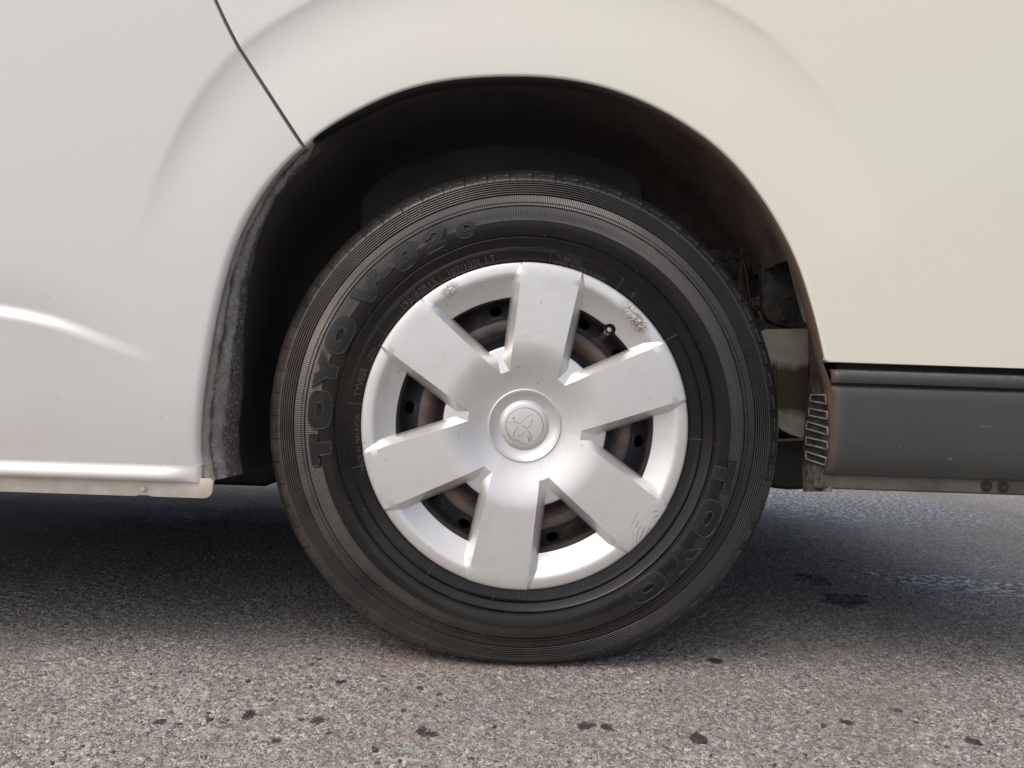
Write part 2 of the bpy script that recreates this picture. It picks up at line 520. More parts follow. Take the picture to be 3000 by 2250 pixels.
# asphalt
def make_road():
    p = Mat('worn_asphalt')
    xyz = p.sep()
    wv = p.n.new('ShaderNodeVectorMath'); wv.operation = 'ADD'
    wn_ = p.n.new('ShaderNodeTexNoise'); p.l.new(p.co, wn_.inputs['Vector'])
    wn_.inputs['Scale'].default_value = 150; wn_.inputs['Detail'].default_value = 2
    sc_ = p.n.new('ShaderNodeVectorMath'); sc_.operation = 'SCALE'
    p.l.new(wn_.outputs['Color'], sc_.inputs[0]); sc_.inputs['Scale'].default_value = 0.006
    p.l.new(p.co, wv.inputs[0]); p.l.new(sc_.outputs[0], wv.inputs[1])
    v = wv.outputs[0]
    c1 = p.vor(310, 'F1', 'Color', v)
    sp = p.n.new('ShaderNodeSeparateColor'); p.l.new(c1, sp.inputs[0])
    stone = p.ramp(sp.outputs[0], [(0.0, (0.085, 0.083, 0.083)), (0.16, (0.19, 0.185, 0.178)), (0.34, (0.342, 0.338, 0.325)), (0.62, (0.422, 0.412, 0.392)), (0.86, (0.66, 0.63, 0.58)), (0.97, (0.49, 0.48, 0.46))])
    tint = p.mix(p.math('MULTIPLY', p.ramp(sp.outputs[1], [(0.70, 0.0), (0.9, 1.0)]), 0.5), stone, (0.38, 0.32, 0.265))
    tint = p.mix(p.math('MULTIPLY', p.ramp(sp.outputs[2], [(0.72, 0.0), (0.9, 1.0)]), 0.5), tint, (0.25, 0.275, 0.30))
    ed = p.vor(310, 'DISTANCE_TO_EDGE', 'Distance', v)
    bit = p.math('MULTIPLY', p.rng(ed, 0.13, 0.03), p.rng(p.noise(90, 3), 0.38, 0.62, 0.0, 0.8))
    c = p.mix(bit, tint, (0.040, 0.038, 0.037))
    fine = p.noise(700, 4, 0.7)
    c = p.mix(p.rng(fine, 0.57, 0.68, 0.0, 0.65), c, (0.060, 0.057, 0.055))
    fl = p.vor(430, 'F1', 'Color', v)
    sp2 = p.n.new('ShaderNodeSeparateColor'); p.l.new(fl, sp2.inputs[0])
    fd = p.math('MULTIPLY', p.ramp(sp2.outputs[0], [(0.70, 0.0), (0.74, 1.0)]), p.rng(p.vor(430, 'F1', 'Distance', v), 0.55, 0.35))
    c = p.mix(p.math('MULTIPLY', fd, 0.85), c, (0.045, 0.043, 0.042))
    bst = p.vor(120, 'F1', 'Color', v); sp3 = p.n.new('ShaderNodeSeparateColor'); p.l.new(bst, sp3.inputs[0])
    bm_ = p.math('MULTIPLY', p.ramp(sp3.outputs[0], [(0.80, 0.0), (0.82, 1.0)]), p.rng(p.vor(120, 'F1', 'Distance', v), 0.46, 0.36))
    bcol = p.ramp(sp3.outputs[1], [(0.0, (0.10, 0.105, 0.11)), (0.45, (0.22, 0.23, 0.24)), (0.75, (0.36, 0.34, 0.31)), (1.0, (0.50, 0.49, 0.47))])
    c = p.mix(p.math('MULTIPLY', bm_, 0.85), c, bcol)
    big = p.noise(3.4, 6, 0.68)
    c = p.mix(p.rng(big, 0.38, 0.66, 0.0, 0.42), c, (0.16, 0.15, 0.135))
    oil = p.attr('oil'); wet = p.attr('wet'); dust = p.attr('dust')
    oil = p.rng(p.math('ADD', oil, p.math('MULTIPLY', p.math('SUBTRACT', p.noise(330, 4, 0.7), 0.5), 1.3)), 0.42, 0.62)
    glint = p.math('MULTIPLY', wet, p.rng(p.noise(105, 5, 0.72, stretch=(0.6, 1, 1)), 0.50, 0.56))  # white specks painted in as the glints of the wet patches
    c = p.mix(p.math('MULTIPLY', dust, p.rng(fine, 0.62, 0.4)), c, (0.36, 0.215, 0.115))
    c = p.mix(p.math('MULTIPLY', oil, 0.88), c, (0.016, 0.016, 0.017))
    c = p.mix(p.math('MULTIPLY', wet, 0.75), c, (0.055, 0.055, 0.055))
    c = p.mix(p.math('MULTIPLY', glint, 0.9), c, (0.74, 0.735, 0.725))
    p.plug(c, 'Base Color')
    ro = p.math('ADD', p.rng(sp.outputs[1], 0, 1, 0.6, 0.85), p.math('MULTIPLY', wet, -0.28), clamp=True)
    ro = p.math('ADD', ro, p.math('MULTIPLY', oil, -0.28), clamp=True)
    p.plug(ro, 'Roughness')
    h = p.math('ADD', p.rng(ed, 0.0, 0.25), p.math('MULTIPLY', fine, 1.1))
    p.bump(h, 0.55, 0.0016)
    return p.m
ROADM = make_road()
STONE_MATS = [make_plain('dark_aggregate', (0.035, 0.036, 0.038), (0.075, 0.073, 0.07), 160, 0.6, 0, 0.3),
              make_plain('grey_aggregate', (0.12, 0.125, 0.13), (0.20, 0.195, 0.185), 160, 0.7, 0, 0.3),
              make_plain('tan_aggregate', (0.34, 0.27, 0.21), (0.42, 0.35, 0.28), 160, 0.7, 0, 0.3)]

# ------------------------------------------------------------------ the road
def spaced(lo, hi, step, far, n):
    core = np.arange(lo, hi + step / 2, step)
    g = np.cumsum(np.geomspace(step * 1.5, far * 0.3, n))
    g = g / g[-1] * far
    return np.concatenate([lo - g[::-1], core, hi + g])
core_x = np.arange(-0.80, 0.8001, 0.0028)
side_x = np.concatenate([np.arange(0.808, 2.3, 0.012), 2.3 + np.cumsum(np.geomspace(0.02, 22, 24))])
xs = np.concatenate([-side_x[::-1], core_x, side_x])
ys = np.concatenate([-0.40 - np.cumsum(np.geomspace(0.004, 22, 26))[::-1], np.arange(-0.40, 1.0, 0.0030), np.arange(1.0, 2.6, 0.008), 2.6 + np.cumsum(np.geomspace(0.01, 22, 24))])
GX, GY = np.meshgrid(xs, ys)
near = sstep(1.3, 0.8, np.abs(GX)) * sstep(2.8, 1.0, np.abs(GY))
f1, f2, cid = worley(GX / 0.0065 + 0.35 * fbm(GX * 160, GY * 160, 2, 3), GY / 0.0065 + 0.35 * fbm(GX * 160, GY * 160, 2, 8), 2)
pit = sstep(0.26, 0.0, f2 - f1) * (0.25 + 0.75 * fbm(GX * 70, GY * 70, 3, 11)) + 0.55 * sstep(0.8, 0.97, cid)
GZ = -0.0032 * pit * near - 0.0016 * near * fbm(GX * 260, GY * 260, 2, 4) - 0.003 * near * (1 - fbm(GX * 6, GY * 6, 3, 21))
me = grid_mesh('road', np.stack([GX, GY, GZ], -1))
def ell(cx, cy, rx, ry, seed, ang=0.0, soft=0.5, rough=1.0):
    ax, ay = GX - cx, GY - cy
    ca, sa = math.cos(ang), math.sin(ang)
    q = np.hypot((ax * ca + ay * sa) / rx, (-ax * sa + ay * ca) / ry)
    q = q + rough * (fbm(GX * 45, GY * 45, 4, seed) - 0.5) * 1.3
    return sstep(1.0, 1.0 - soft, q)
oil = np.zeros(GX.shape)
spots = [(2375, 1692, 62, 26), (2475, 1752, 100, 34), (730, 2085, 40, 24), (935, 2103, 52, 26), (812, 2160, 34, 20), (965, 2140, 40, 18), (1270, 2140, 55, 22), (1235, 2132, 30, 24), (1715, 2120, 40, 18), (1775, 2125, 40, 18), (2045, 2158, 46, 26), (1440, 1998, 40, 12), (1232, 2010, 22, 14), (470, 2104, 38, 16), (1285, 2028, 18, 12), (2095, 1932, 34, 14), (2480, 2105, 34, 22), (2850, 2165, 40, 22), (1000, 1990, 30, 12)]
for k, (px, py, rx, ry) in enumerate(spots):
    cx, cy = G(px, py)
    x2, _ = G(px + rx, py)
    _, y2 = G(px, py - ry)
    oil = np.maximum(oil, ell(cx, cy, abs(x2 - cx) * (1.0 if k < 2 else 0.85), abs(y2 - cy) * (0.9 if k < 2 else 0.85), 40 + k, 0, 0.7) * (1.0 if k < 2 else 0.8))
cx, cy = G(2480, 1475)
wet = ell(cx, cy, 0.50, 0.50, 90, 0.15, 0.35, 0.6)
cx, cy = G(2860, 1712)
wet = np.maximum(wet, ell(cx, cy, 0.26, 0.085, 91, -0.33, 0.35, 0.5))
cx, cy = G(2200, 1500)
wet = np.maximum(wet, 0.0 * wet)
cx, cy = G(1290, 1935)
dust = 0.42 * ell(cx, cy, 0.17, 0.05, 93, 0.0, 0.9)
cx, cy = G(2130, 2003)
dust = np.maximum(dust, 0.5 * ell(cx, cy, 0.03, 0.012, 94, 0, 0.9))
cx, cy = G(1165, 2150)
dust = np.maximum(dust, 0.4 * ell(cx, cy, 0.03, 0.012, 95, 0, 0.9))
for nm, arr in (('oil', oil), ('wet', wet), ('dust', dust)):
    a = me.attributes.new(nm, 'FLOAT', 'POINT')
    a.data.foreach_set('value', arr.reshape(-1).astype(np.float32))
road = link('asphalt_road', me, None, [ROADM])
road['kind'] = 'structure'
road['label'] = 'worn grey asphalt road with dark oil spots and wet patches'

def hz(x, y):
    i = int(np.clip(np.searchsorted(ys, y), 1, len(ys) - 1)); j = int(np.clip(np.searchsorted(xs, x), 1, len(xs) - 1))
    return GZ[i, j]
# larger stones of the surface, each its own piece
stone_me = []
for k in range(12):
    n = random.choice((5, 6, 7))
    a = sorted(random.uniform(0, 2 * math.pi) for _ in range(n))
    a = [2 * math.pi * i / n + random.uniform(-0.3, 0.3) for i in range(n)]
    rr = [random.uniform(0.7, 1.1) for _ in range(n)]
    vs = []
    for lev, s_ in ((-1.2, 1.0), (0.0, 1.0), (0.35, 0.72)):
        for q, r_ in zip(a, rr):
            vs.append((math.cos(q) * r_ * s_, math.sin(q) * r_ * s_ * 0.75, lev + random.uniform(-0.06, 0.06)))
    fs = [tuple(range(2 * n, 3 * n))]
    for L in (0, 1):
        for i in range(n):
            fs.append((L * n + i, L * n + (i + 1) % n, (L + 1) * n + (i + 1) % n, (L + 1) * n + i))
    m_ = mesh_raw('stone', vs, fs, True, 30)
    m_.materials.append(STONE_MATS[0 if k < 6 else (1 if k < 10 else 2)])
    stone_me.append(m_)
for k in range(270):
    px, py = random.uniform(-40, 3040), 1720 + 540 * random.random() ** 0.75
    x, y = G(px, py)
    if abs(x) < 0.2 and y > -0.03:
        continue
    o = bpy.data.objects.new('stone', random.choice(stone_me))
    COL.objects.link(o)
    s_ = random.choice((0.0026, 0.003, 0.0034, 0.004, 0.0052))
    o.scale = (s_, s_ * random.uniform(0.7, 1.1), 0.0016)
    o.location = (x, y, hz(x, y) + 0.0004)
    o.rotation_euler = (0, 0, random.uniform(0, 6.28))
    o.parent = road

# ------------------------------------------------------------------ the van
van = bpy.data.objects.new('white_van', None)
COL.objects.link(van)
van.empty_display_size = 0.2
van['label'] = 'white van seen at its rear wheel, silver six-spoke wheel cover and dark grey bumper'
van['category'] = 'van'
ZC = 0.324                      # wheel centre height
YB = -0.030                     # side panel plane
LIPD = [(440, 1043), (433, 1010), (428, 980), (430, 930), (434, 880), (440, 830), (448, 780), (458, 720), (470, 660), (487, 592), (508, 527), (535, 468), (570, 410), (610, 359), (655, 315), (700, 279), (760, 243), (830, 209), (900, 185), (980, 170), (1060, 164), (1130, 163), (1200, 167), (1270, 178), (1340, 198), (1410, 227), (1480, 266), (1550, 317), (1610, 378), (1660, 446), (1700, 515), (1730, 582), (1752, 650), (1768, 708), (1782, 770)]
lip0 = np.array([D(a, b, YB) for a, b in LIPD])
def resample(P, n, closed=False):
    P = np.asarray(P, float)
    # Catmull-Rom then even spacing
    Q = []
    for k in range(len(P) - 1):
        p0, p1, p2, p3 = P[max(k - 1, 0)], P[k], P[k + 1], P[min(k + 2, len(P) - 1)]
        for t in np.linspace(0, 1, 12, endpoint=False):
            Q.append(0.5 * ((2 * p1) + (-p0 + p2) * t + (2 * p0 - 5 * p1 + 4 * p2 - p3) * t * t + (-p0 + 3 * p1 - 3 * p2 + p3) * t ** 3))
    Q.append(P[-1])
    Q = np.array(Q)
    s_ = np.concatenate([[0], np.cumsum(np.hypot(*np.diff(Q, axis=0).T))])
    tt = np.linspace(0, s_[-1], n)
    return np.stack([np.interp(tt, s_, Q[:, 0]), np.interp(tt, s_, Q[:, 1])], -1)
NL = 300
lip = resample(lip0, NL)
for _ in range(12):               # iron out tracing wobble
    lip[1:-1] = 0.25 * lip[:-2] + 0.5 * lip[1:-1] + 0.25 * lip[2:]
lip_th = np.arctan2(lip[:, 1] - ZC, -lip[:, 0])      # 0 = forward (left), pi = rearward
lip_r = np.hypot(lip[:, 0], lip[:, 1] - ZC)
Z1 = 0.4208                       # lower edge of the rear quarter panel
ZSILL = 0.2585
XF, XR, ZT = -2.15, 0.98, 1.08
order = np.argsort(lip_th)
def liprad(th):
    return np.interp(th, lip_th[order], lip_r[order])

SW = np.array([D(a, b, YB) for a, b in ((-260, 652), (0, 657), (60, 667), (120, 682), (180, 703), (240, 727), (300, 750), (340, 766))])
def side_y(x, z):
    """depth of the painted side at (x, z)"""
    x, z = np.asarray(x, float), np.asarray(z, float)
    th = np.arctan2(z - ZC, -x)
    r = np.hypot(x, z - ZC)
    thd = np.degrees(th)
    t = r - liprad(th)
    dcr = np.interp(thd, [20, 33, 50, 90, 120, 140, 160], [0.122, 0.131, 0.151, 0.160, 0.158, 0.140, 0.132])
    amp = sstep(21, 42, thd) * sstep(153, 128, thd)
    u = dcr - t
    fl = np.where(u > 0, (1 - np.exp(-np.clip(u, 0, 9) / 0.026)) * (0.35 + 0.65 * np.exp(-np.clip(u, 0, 9) / 0.07)), 0.0)
    y = YB + 0.0085 * amp * fl * sstep(-0.002, 0.12, t)
    y = y + 0.55 * np.clip(0.37 - z, 0, 1) ** 2 + 0.05 * np.clip(z - 0.85, 0, 9) ** 2
    zs = np.interp(x, SW[:, 0], SW[:, 1])
    B = 0.0085 * sstep(SW[-1, 0] + 0.012, SW[-1, 0] - 0.20, x)
    s = zs - z
    up = np.exp(np.clip(s, -1, 0) / 0.03) * 0.45
    dn = 0.45 - 1.2 * sstep(0.0, 0.017, s)
    dn = np.where(s > 0.017, -0.75 * np.exp(-(s - 0.017) / 0.11), dn)
    return y + B * np.where(s < 0, up, dn)

def outer_pt(px, pz, th):
    dx, dz = -math.cos(th), math.sin(th)
    best = 9
    if dx < 0: best = min(best, (XF - 0) / dx)
    if dx > 0: best = min(best, XR / dx)
    if dz > 0: best = min(best, (ZT - ZC) / dz)
    if dz < 0: best = min(best, (ZSILL - ZC) / dz)
    return dx * best, ZC + dz * best
# columns: points along the inner boundary
gap_th_lip = float(np.interp(0, [0], [0]))
gl = np.array([D(655, 316, YB), D(585, 210, YB), D(515, 102, YB), D(487, 48, YB), D(465, 0, YB), D(420, -110, YB), D(404, -160, YB)])
gl_r = np.hypot(gl[:, 0], gl[:, 1] - ZC)
gl_th = np.arctan2(gl[:, 1] - ZC, -gl[:, 0])
TH0 = float(gl_th[0])
th_bot = float(np.arctan2(ZSILL - ZC, -lip[0, 0]))
# panel lower-left end of the lip where the sill starts
lz = lip[:, 1]
k0 = int(np.argmax(lz > ZSILL + 0.0004))
thL0 = float(np.arctan2(lip[k0, 1] - ZC, -lip[k0, 0]))
thR1 = float(lip_th[-1])
def split_cols(side):
    if side == 'door':
        a = np.concatenate([np.linspace(thL0, 0.0, 90, endpoint=False), np.linspace(0.0, TH0, 190)])
        return a
    a = np.linspace(TH0, thR1, 330)
    return a
def panel(side):
    ths = split_cols(side)
    inner = [(-math.cos(t) * liprad(t), ZC + math.sin(t) * liprad(t)) for t in ths]
    ths = list(ths)
    if side == 'quarter':         # continue along the bottom edge above the bumper
        xe = inner[-1][0] + (XR - inner[-1][0]) * np.linspace(0, 1, 90)[1:] ** 1.6
        z_end = inner[-1][1]
        for x in xe:
            f = min(1, (x - xe[0] + 0.006) / 0.010)
            z = z_end + (Z1 - z_end) * (1 if f >= 1 else f)
            inner.append((x, z)); ths.append(math.atan2(z - ZC, -x))
    n = len(ths)
    b = 100
    P = np.zeros((b + 31, n, 2))
    for k in range(n):
        ix, iz = inner[k]
        ox, oz = outer_pt(ix, iz, ths[k])
        L = math.hypot(ox - ix, oz - iz)
        brk = min(0.46, 0.85 * L)
        r0_ = min(0.8 * L, (0.0035 + 0.0065 * float(sstep(-0.28, -0.42, ix))) if side == 'door' else 0.003)
        brk = max(brk, r0_ + 0.1 * (L - r0_))
        t = np.concatenate([np.linspace(r0_, brk, b), brk + (L - brk) * (np.linspace(0, 1, 32)[1:] ** 1.3)])
        th = ths[k]
        # bend columns so that the edge follows the door gap
        r = liprad(th) + t
        dth = np.interp(r, gl_r, gl_th - TH0)
        if side == 'door':
            w = sstep(0.35, TH0, np.full(1, th))[0]
        else:
            w = sstep(TH0 + 0.6, TH0, np.full(1, th))[0]
        thv = th + dth * w
        half = 0.0028
        if side == 'door':
            thv = thv - half / r * (1 if k == n - 1 else sstep(TH0 - 0.05, TH0, np.full(1, th))[0])
        else:
            thv = thv + half / r * (1 if k == 0 else sstep(TH0 + 0.05, TH0, np.full(1, th))[0])
        if w > 0 and iz > Z1 + 0.02 and abs(th) > 0.3:
            X, Z = -np.cos(thv) * r, ZC + np.sin(thv) * r
        else:
            f = t / L if L > 1e-6 else t
            X, Z = ix + (ox - ix) * f, iz + (oz - iz) * f
        P[:, k, 0], P[:, k, 1] = X, Z
    Yv = side_y(P[..., 0], P[..., 1])
    P3 = np.stack([P[..., 0], Yv, P[..., 1]], -1)
    # rolled wheel-arch edge: rows towards the inside of the lip
    d = P[0] - P[1]
    Ln = np.hypot(d[:, 0], d[:, 1])[:, None]
    nrm = np.where(Ln > 1e-6, d / np.maximum(Ln, 1e-6), 0)
    rows = []
    rad = np.array([math.hypot(P[0, k, 0] - inner[k][0], P[0, k, 1] - inner[k][1]) for k in range(n)])
    # simple roll: from flat (row 0 inset) to inward-facing
    roll = []
    for a in np.linspace(90, 0, 6):
        q = R(a)
        ox = rad * (1 - math.cos(R(90 - a)))            # depth
        ix_ = rad * math.sin(R(90 - a))                  # distance inwards from the flat
        roll.append(np.stack([P[0][:, 0] + nrm[:, 0] * ix_, Yv[0] + ox, P[0][:, 1] + nrm[:, 1] * ix_], -1))
    deep = np.stack([P[0][:, 0] + nrm[:, 0] * rad, np.full(n, YB + 0.022), P[0][:, 1] + nrm[:, 1] * rad], -1)
    # drop grid rows nearer to the edge than the roll radius
    P3[0] = roll[0]
    allrows = np.concatenate([deep[None], np.array(roll[::-1]), P3[1:]], 0)
    # folded flange along the door gap
    ge = allrows[:, -1 if side == 'door' else 0].copy()
    s_ = 1 if side == 'door' else -1
    c1 = ge.copy(); c1[:, 1] += 0.0012; c1[:, 0] += s_ * 0.0008
    c2 = ge.copy(); c2[:, 1] += 0.016; c2[:, 0] += s_ * 0.001
    if side == 'door':
        allrows = np.concatenate([allrows, c1[:, None], c2[:, None]], 1)
    else:
        allrows = np.concatenate([c2[:, None], c1[:, None], allrows], 1)
        be = None
    return allrows
door_rows = panel('door')
quart_rows = panel('quarter')
me = grid_mesh('sliding_door', door_rows, flip=False, sharp=50, rowmat=[1] * 2 + [0] * (door_rows.shape[0] - 3))
door = link('sliding_door', me, van, [PAINT, LINER])
me = grid_mesh('quarter_panel', quart_rows, flip=False, sharp=50)
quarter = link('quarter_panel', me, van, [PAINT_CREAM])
# strip of seal in the door gap
sp_ = [(gl[0] + (gl[0] - gl[1]) * 0.012)] + list(gl[1:]) + [np.array([gl[-1][0] - 0.02, ZT])]
rows = []
for p_ in sp_:
    y = float(side_y(p_[0], p_[1]))
    rows.append([(p_[0] - 0.012, y + 0.011, p_[1] - 0.008), (p_[0], y + 0.0085, p_[1]), (p_[0] + 0.012, y + 0.011, p_[1] + 0.008)])
link('door_seal', grid_mesh('door_seal', np.array(rows), sharp=30), van, [SEAL])

# rocker below the door
xl = float(lip[k0, 0])
prof = []                       # (out, z) out = metres proud of the panel there
yb0 = float(side_y(-0.5, ZSILL))
prof = [(0.0, ZSILL + 0.0008), (0.0002, 0.2575), (0.0009, 0.2556), (0.0024, 0.2536), (0.0046, 0.2514), (0.0068, 0.2490), (0.0084, 0.2464), (0.0090, 0.2436), (0.0084, 0.2408), (0.0062, 0.2386), (0.0030, 0.2372), (-0.004, 0.2368), (-0.03, 0.2366)]
stx = np.concatenate([np.linspace(XF, -0.75, 20), np.linspace(-0.74, xl - 0.0105, 60), xl + np.array([-0.009, -0.0075, -0.006, -0.0045, -0.003, -0.0018, -0.0008, 0.0])])
rows = []
for x in stx:
    base = float(side_y(min(x, xl - 0.01), ZSILL))
    sh = 0.0
    if x > xl - 0.0098:
        q = min(1.0, (x - (xl - 0.0098)) / 0.0098)
        sh = 0.0098 * (1 - math.sqrt(max(0.0, 1 - q * q)))
    fade = float(sstep(xl - 0.004, xl - 0.05, x))
    rows.append([(x, base - o_ * (fade if o_ > 0 else 1) + sh, z_) for o_, z_ in prof])
rows.append([(xl + 0.001, base - o_ + 0.03, z_) for o_, z_ in prof])
rocker = link('rocker_panel', grid_mesh('rocker_panel', np.array(rows), sharp=60, rowmat=[0] * (len(rows) - 4) + [1] * 3), van, [PAINT, LINER])
# folded lower flange with its rounded end
x_end, _ = D(466, 1055, -0.012)
zf0, zf1 = 0.2385, 0.2165
pts = [(XF, zf0), (x_end + 0.001, zf0)]
pts = [(XF, zf0), (x_end - 0.004, zf0 + 0.004), (x_end, zf0 + 0.001)]
rc = 0.011
for a in np.linspace(0, 90, 8):
    pts.append((x_end - rc + rc * math.cos(R(a)) - 0.001, zf1 + rc - rc * math.sin(R(a))))
nx = D(318, 1060, -0.012)[0]
pts += [(nx + 0.010, zf1), (nx + 0.007, zf1 + 0.0015), (nx - 0.007, zf1 + 0.0015), (nx - 0.010, zf1), (XF, zf1)]
link('sill_flange', solid_poly('sill_flange', pts, -0.021, -0.016, 0.0008), rocker, [FLANGE])
link('sill_bolt', lathe('sill_bolt', [(0.0001, -0.0245), (0.0022, -0.0244), (0.0034, -0.0235), (0.0040, -0.0212), (0.0040, -0.0195)], 14), rocker, [FLANGE]).location = (nx, 0, 0.2262)

# dark edge trim round the arch lip, from the door gap to the bumper
tl = [k for k in range(NL) if lip_th[k] > TH0 + 0.015]
tp = lip[tl]
cen = np.array([0, ZC])
nrm = (tp - cen) / np.hypot(*(tp - cen).T)[:, None]
def ring_rows(tp, nrm, prof):
    return np.array([np.stack([tp[:, 0] + nrm[:, 0] * o_, np.full(len(tp), y_), tp[:, 1] + nrm[:, 1] * o_], -1) for o_, y_ in prof])
ee = np.linspace(0, 1, len(tp))
tf = sstep(TH0 + 0.02, TH0 + 0.20, np.arctan2(tp[:, 1] - ZC, -tp[:, 0]))
nrm = nrm * (0.15 + 0.85 * tf)[:, None]
tr = ring_rows(tp, nrm, [(0.0045, -0.0265), (-0.0006, -0.0262), (-0.0022, -0.0245), (-0.0042, -0.0165), (-0.0046, -0.0090), (-0.0034, -0.0065), (0.010, -0.0055)])
link('arch_trim', grid_mesh('arch_trim', tr, flip=True, sharp=50), van, [TRIM])

# inner wheel arch: liner and back wall
thl = np.linspace(float(lip_th[0]) - 0.0, R(180 - 34), 240)
lr = liprad(thl)
lp = np.stack([-np.cos(thl) * lr, ZC + np.sin(thl) * lr], -1)
ln = np.stack([-np.cos(thl), np.sin(thl)], -1)
leftw = sstep(TH0 + 0.16, TH0 + 0.0, thl)
profR = [(0.003, -0.0045), (0.0035, -0.0040), (0.004, 0.004), (0.005, 0.02), (0.006, 0.035), (0.007, 0.05), (0.008, 0.065), (0.008, 0.08), (0.008, 0.095), (0.008, 0.108), (0.006, 0.118), (0.006, 0.13), (0.006, 0.15), (0.004, 0.17), (0.004, 0.19), (0.002, 0.21), (-0.006, 0.235), (-0.03, 0.255), (-0.07, 0.262)]
profL = [(0.003, -0.0165), (0.0, -0.0155), (-0.005, -0.0125), (-0.010, -0.008), (-0.015, -0.0045), (-0.020, -0.001), (-0.026, 0.003), (-0.031, 0.007), (-0.035, 0.0105), (-0.0365, 0.014), (-0.035, 0.019), (-0.028, 0.03), (-0.02, 0.06), (-0.015, 0.11), (-0.01, 0.18), (-0.01, 0.21), (-0.016, 0.235), (-0.03, 0.255), (-0.07, 0.262)]
rows = []
shrink = np.interp(lp[:, 1], [0.36, 0.62], [1.0, 0.30])
for (oR, yR), (oL, yL) in zip(profR, profL):
    oLs = oL * shrink if oL < 0 and yL < 0.2 else np.full(len(thl), oL)
    yLs = -0.0165 + (yL + 0.0165) * (shrink if yL < 0.02 else 1.0)
    wob = 0.0026 * (fbm(thl * 40 + 7, np.full(len(thl), yL * 160 + 3), 4, 5) - 0.5) * 2
    o2 = oR * (1 - leftw) + oLs * leftw + wob + 0.004 * (1 - leftw)
    yy = yR * (1 - leftw) + yLs * leftw
    rows.append(np.stack([lp[:, 0] + ln[:, 0] * o2, yy, lp[:, 1] + ln[:, 1] * o2], -1))
link('wheel_arch_liner', grid_mesh('wheel_arch_liner', np.array(rows), flip=True, sharp=60), van, [LINER])
bw = [(float(-math.cos(t) * (liprad(t) - 0.02)), float(ZC + math.sin(t) * (liprad(t) - 0.02))) for t in np.linspace(thl[0], R(170), 60)] + [(0.62, 0.42), (0.62, 0.33), (0.30, 0.33), (0.20, 0.45), (-0.2, 0.45), (-0.35, 0.35)]
link('inner_wall', solid_poly('inner_wall', bw, 0.262, 0.272), van, [INNER])
# raised stiffening panel on the back wall
link('inner_wall_rib', solid_poly('inner_wall_rib', [D(790, 322, 0.25), D(830, 302, 0.25), D(1330, 305, 0.25), D(1380, 330, 0.25), D(1400, 560, 0.25), D(770, 560, 0.25)], 0.240, 0.263, 0.008), van, [INNER])

# underbody and the parts behind the wheel
def box(name, x0, x1, y0, y1, z0, z1, mat, parent=van, bevel=0.004):
    me = solid_poly(name, [(x0, z0), (x1, z0), (x1, z1), (x0, z1)], y0, y1, bevel)
    return link(name, me, parent, [mat])
box('floor_pan', -3.2, 0.93, 0.275, 1.36, 0.46, 0.50, FLOORM)
box('floor_pan', -2.05, -0.52, -0.005, 0.27, 0.40, 0.44, FLOORM)
box('chassis_rail', -3.2, 0.90, 0.30, 0.37, 0.36, 0.455, BLACK)
box('chassis_rail', -3.2, 0.90, 1.27, 1.34, 0.36, 0.455, BLACK)
axle = link('rear_axle', tube('rear_axle', [(0, 0.17, ZC), (0, 0.55, ZC), (0.0, 0.70, ZC), (0.0, 0.94, ZC), (0, 1.09, ZC), (0, 1.47, ZC)], [0.04, 0.04, 0.10, 0.10, 0.04, 0.04], 18), van, [BLACK])
for yy in (0.34, 1.30):
    for k in range(3):
        zz = [0.40, 0.335, 0.30, 0.335, 0.42]
        L = 1 - 0.22 * k
        path = [(-0.62 * L, yy, zz[0] - 0.012 * k - (1 - L) * 0.05), (-0.3 * L, yy, zz[1] - 0.012 * k), (0, yy, zz[2] - 0.012 * k), (0.28 * L, yy, zz[3] - 0.012 * k), (0.5 * L, yy, zz[4] - 0.012 * k - (1 - L) * 0.05)]
        rows = [[(x - 0, y - 0.03, z), (x, y + 0.03, z), (x, y + 0.03, z - 0.008), (x, y - 0.03, z - 0.008)] for x, y, z in path]
        link('leaf_spring', grid_mesh('leaf_spring', np.array(rows), wrap=True, sharp=40), van, [BLACK])
box('low_blocking_tank', -1.75, -0.46, 0.44, 1.22, 0.165, 0.40, BLACK, van, 0.03)  # tank added and hung low to hide the lit ground beyond
# shackle: three rusty bars and a bolt
YS = 0.16
sx = [D(a, 0, YS)[0] for a in (1621, 1629, 1637)]
zt, zb = D(1628, 535, YS)[1], D(1628, 668, YS)[1]
sh = link('spring_shackle', tube('spring_shackle', [(sx[0], YS, zt), (sx[0] - 0.001, YS, zb)], 0.0042, 8), van, [RUST])
for a in sx[1:]:
    link('shackle_bar', tube('shackle_bar', [(a, YS + 0.004, zt), (a - 0.0015, YS + 0.004, zb + 0.004)], 0.0038, 8), sh, [RUST])
link('shackle_bolt', lathe('shackle_bolt', [(0.0001, -0.012), (0.004, -0.012), (0.0045, -0.008), (0.0085, -0.007), (0.009, -0.001), (0.012, 0.0), (0.012, 0.004), (0.004, 0.006)], 6), sh, [RUST]).location = (D(1631, 659, 0.145)[0], 0.145, D(1631, 659, 0.145)[1])
YP = 0.125
link('hanger_plate', solid_poly('hanger_plate', [D(a, b, YP) for a, b in ((1642, 552), (1660, 549), (1700, 549), (1712, 600), (1728, 660), (1742, 705), (1705, 708), (1672, 700), (1660, 692), (1650, 676), (1648, 640))], YP, YP + 0.02, 0.004), van, [DARKPLATE])
link('hanger_crossmember', solid_poly('hanger_crossmember', [D(a, b, 0.2) for a, b in ((1520, 540), (1560, 534), (1700, 545), (1705, 560), (1640, 640), (1520, 660))], 0.2, 0.24, 0.006), van, [DARKPLATE])
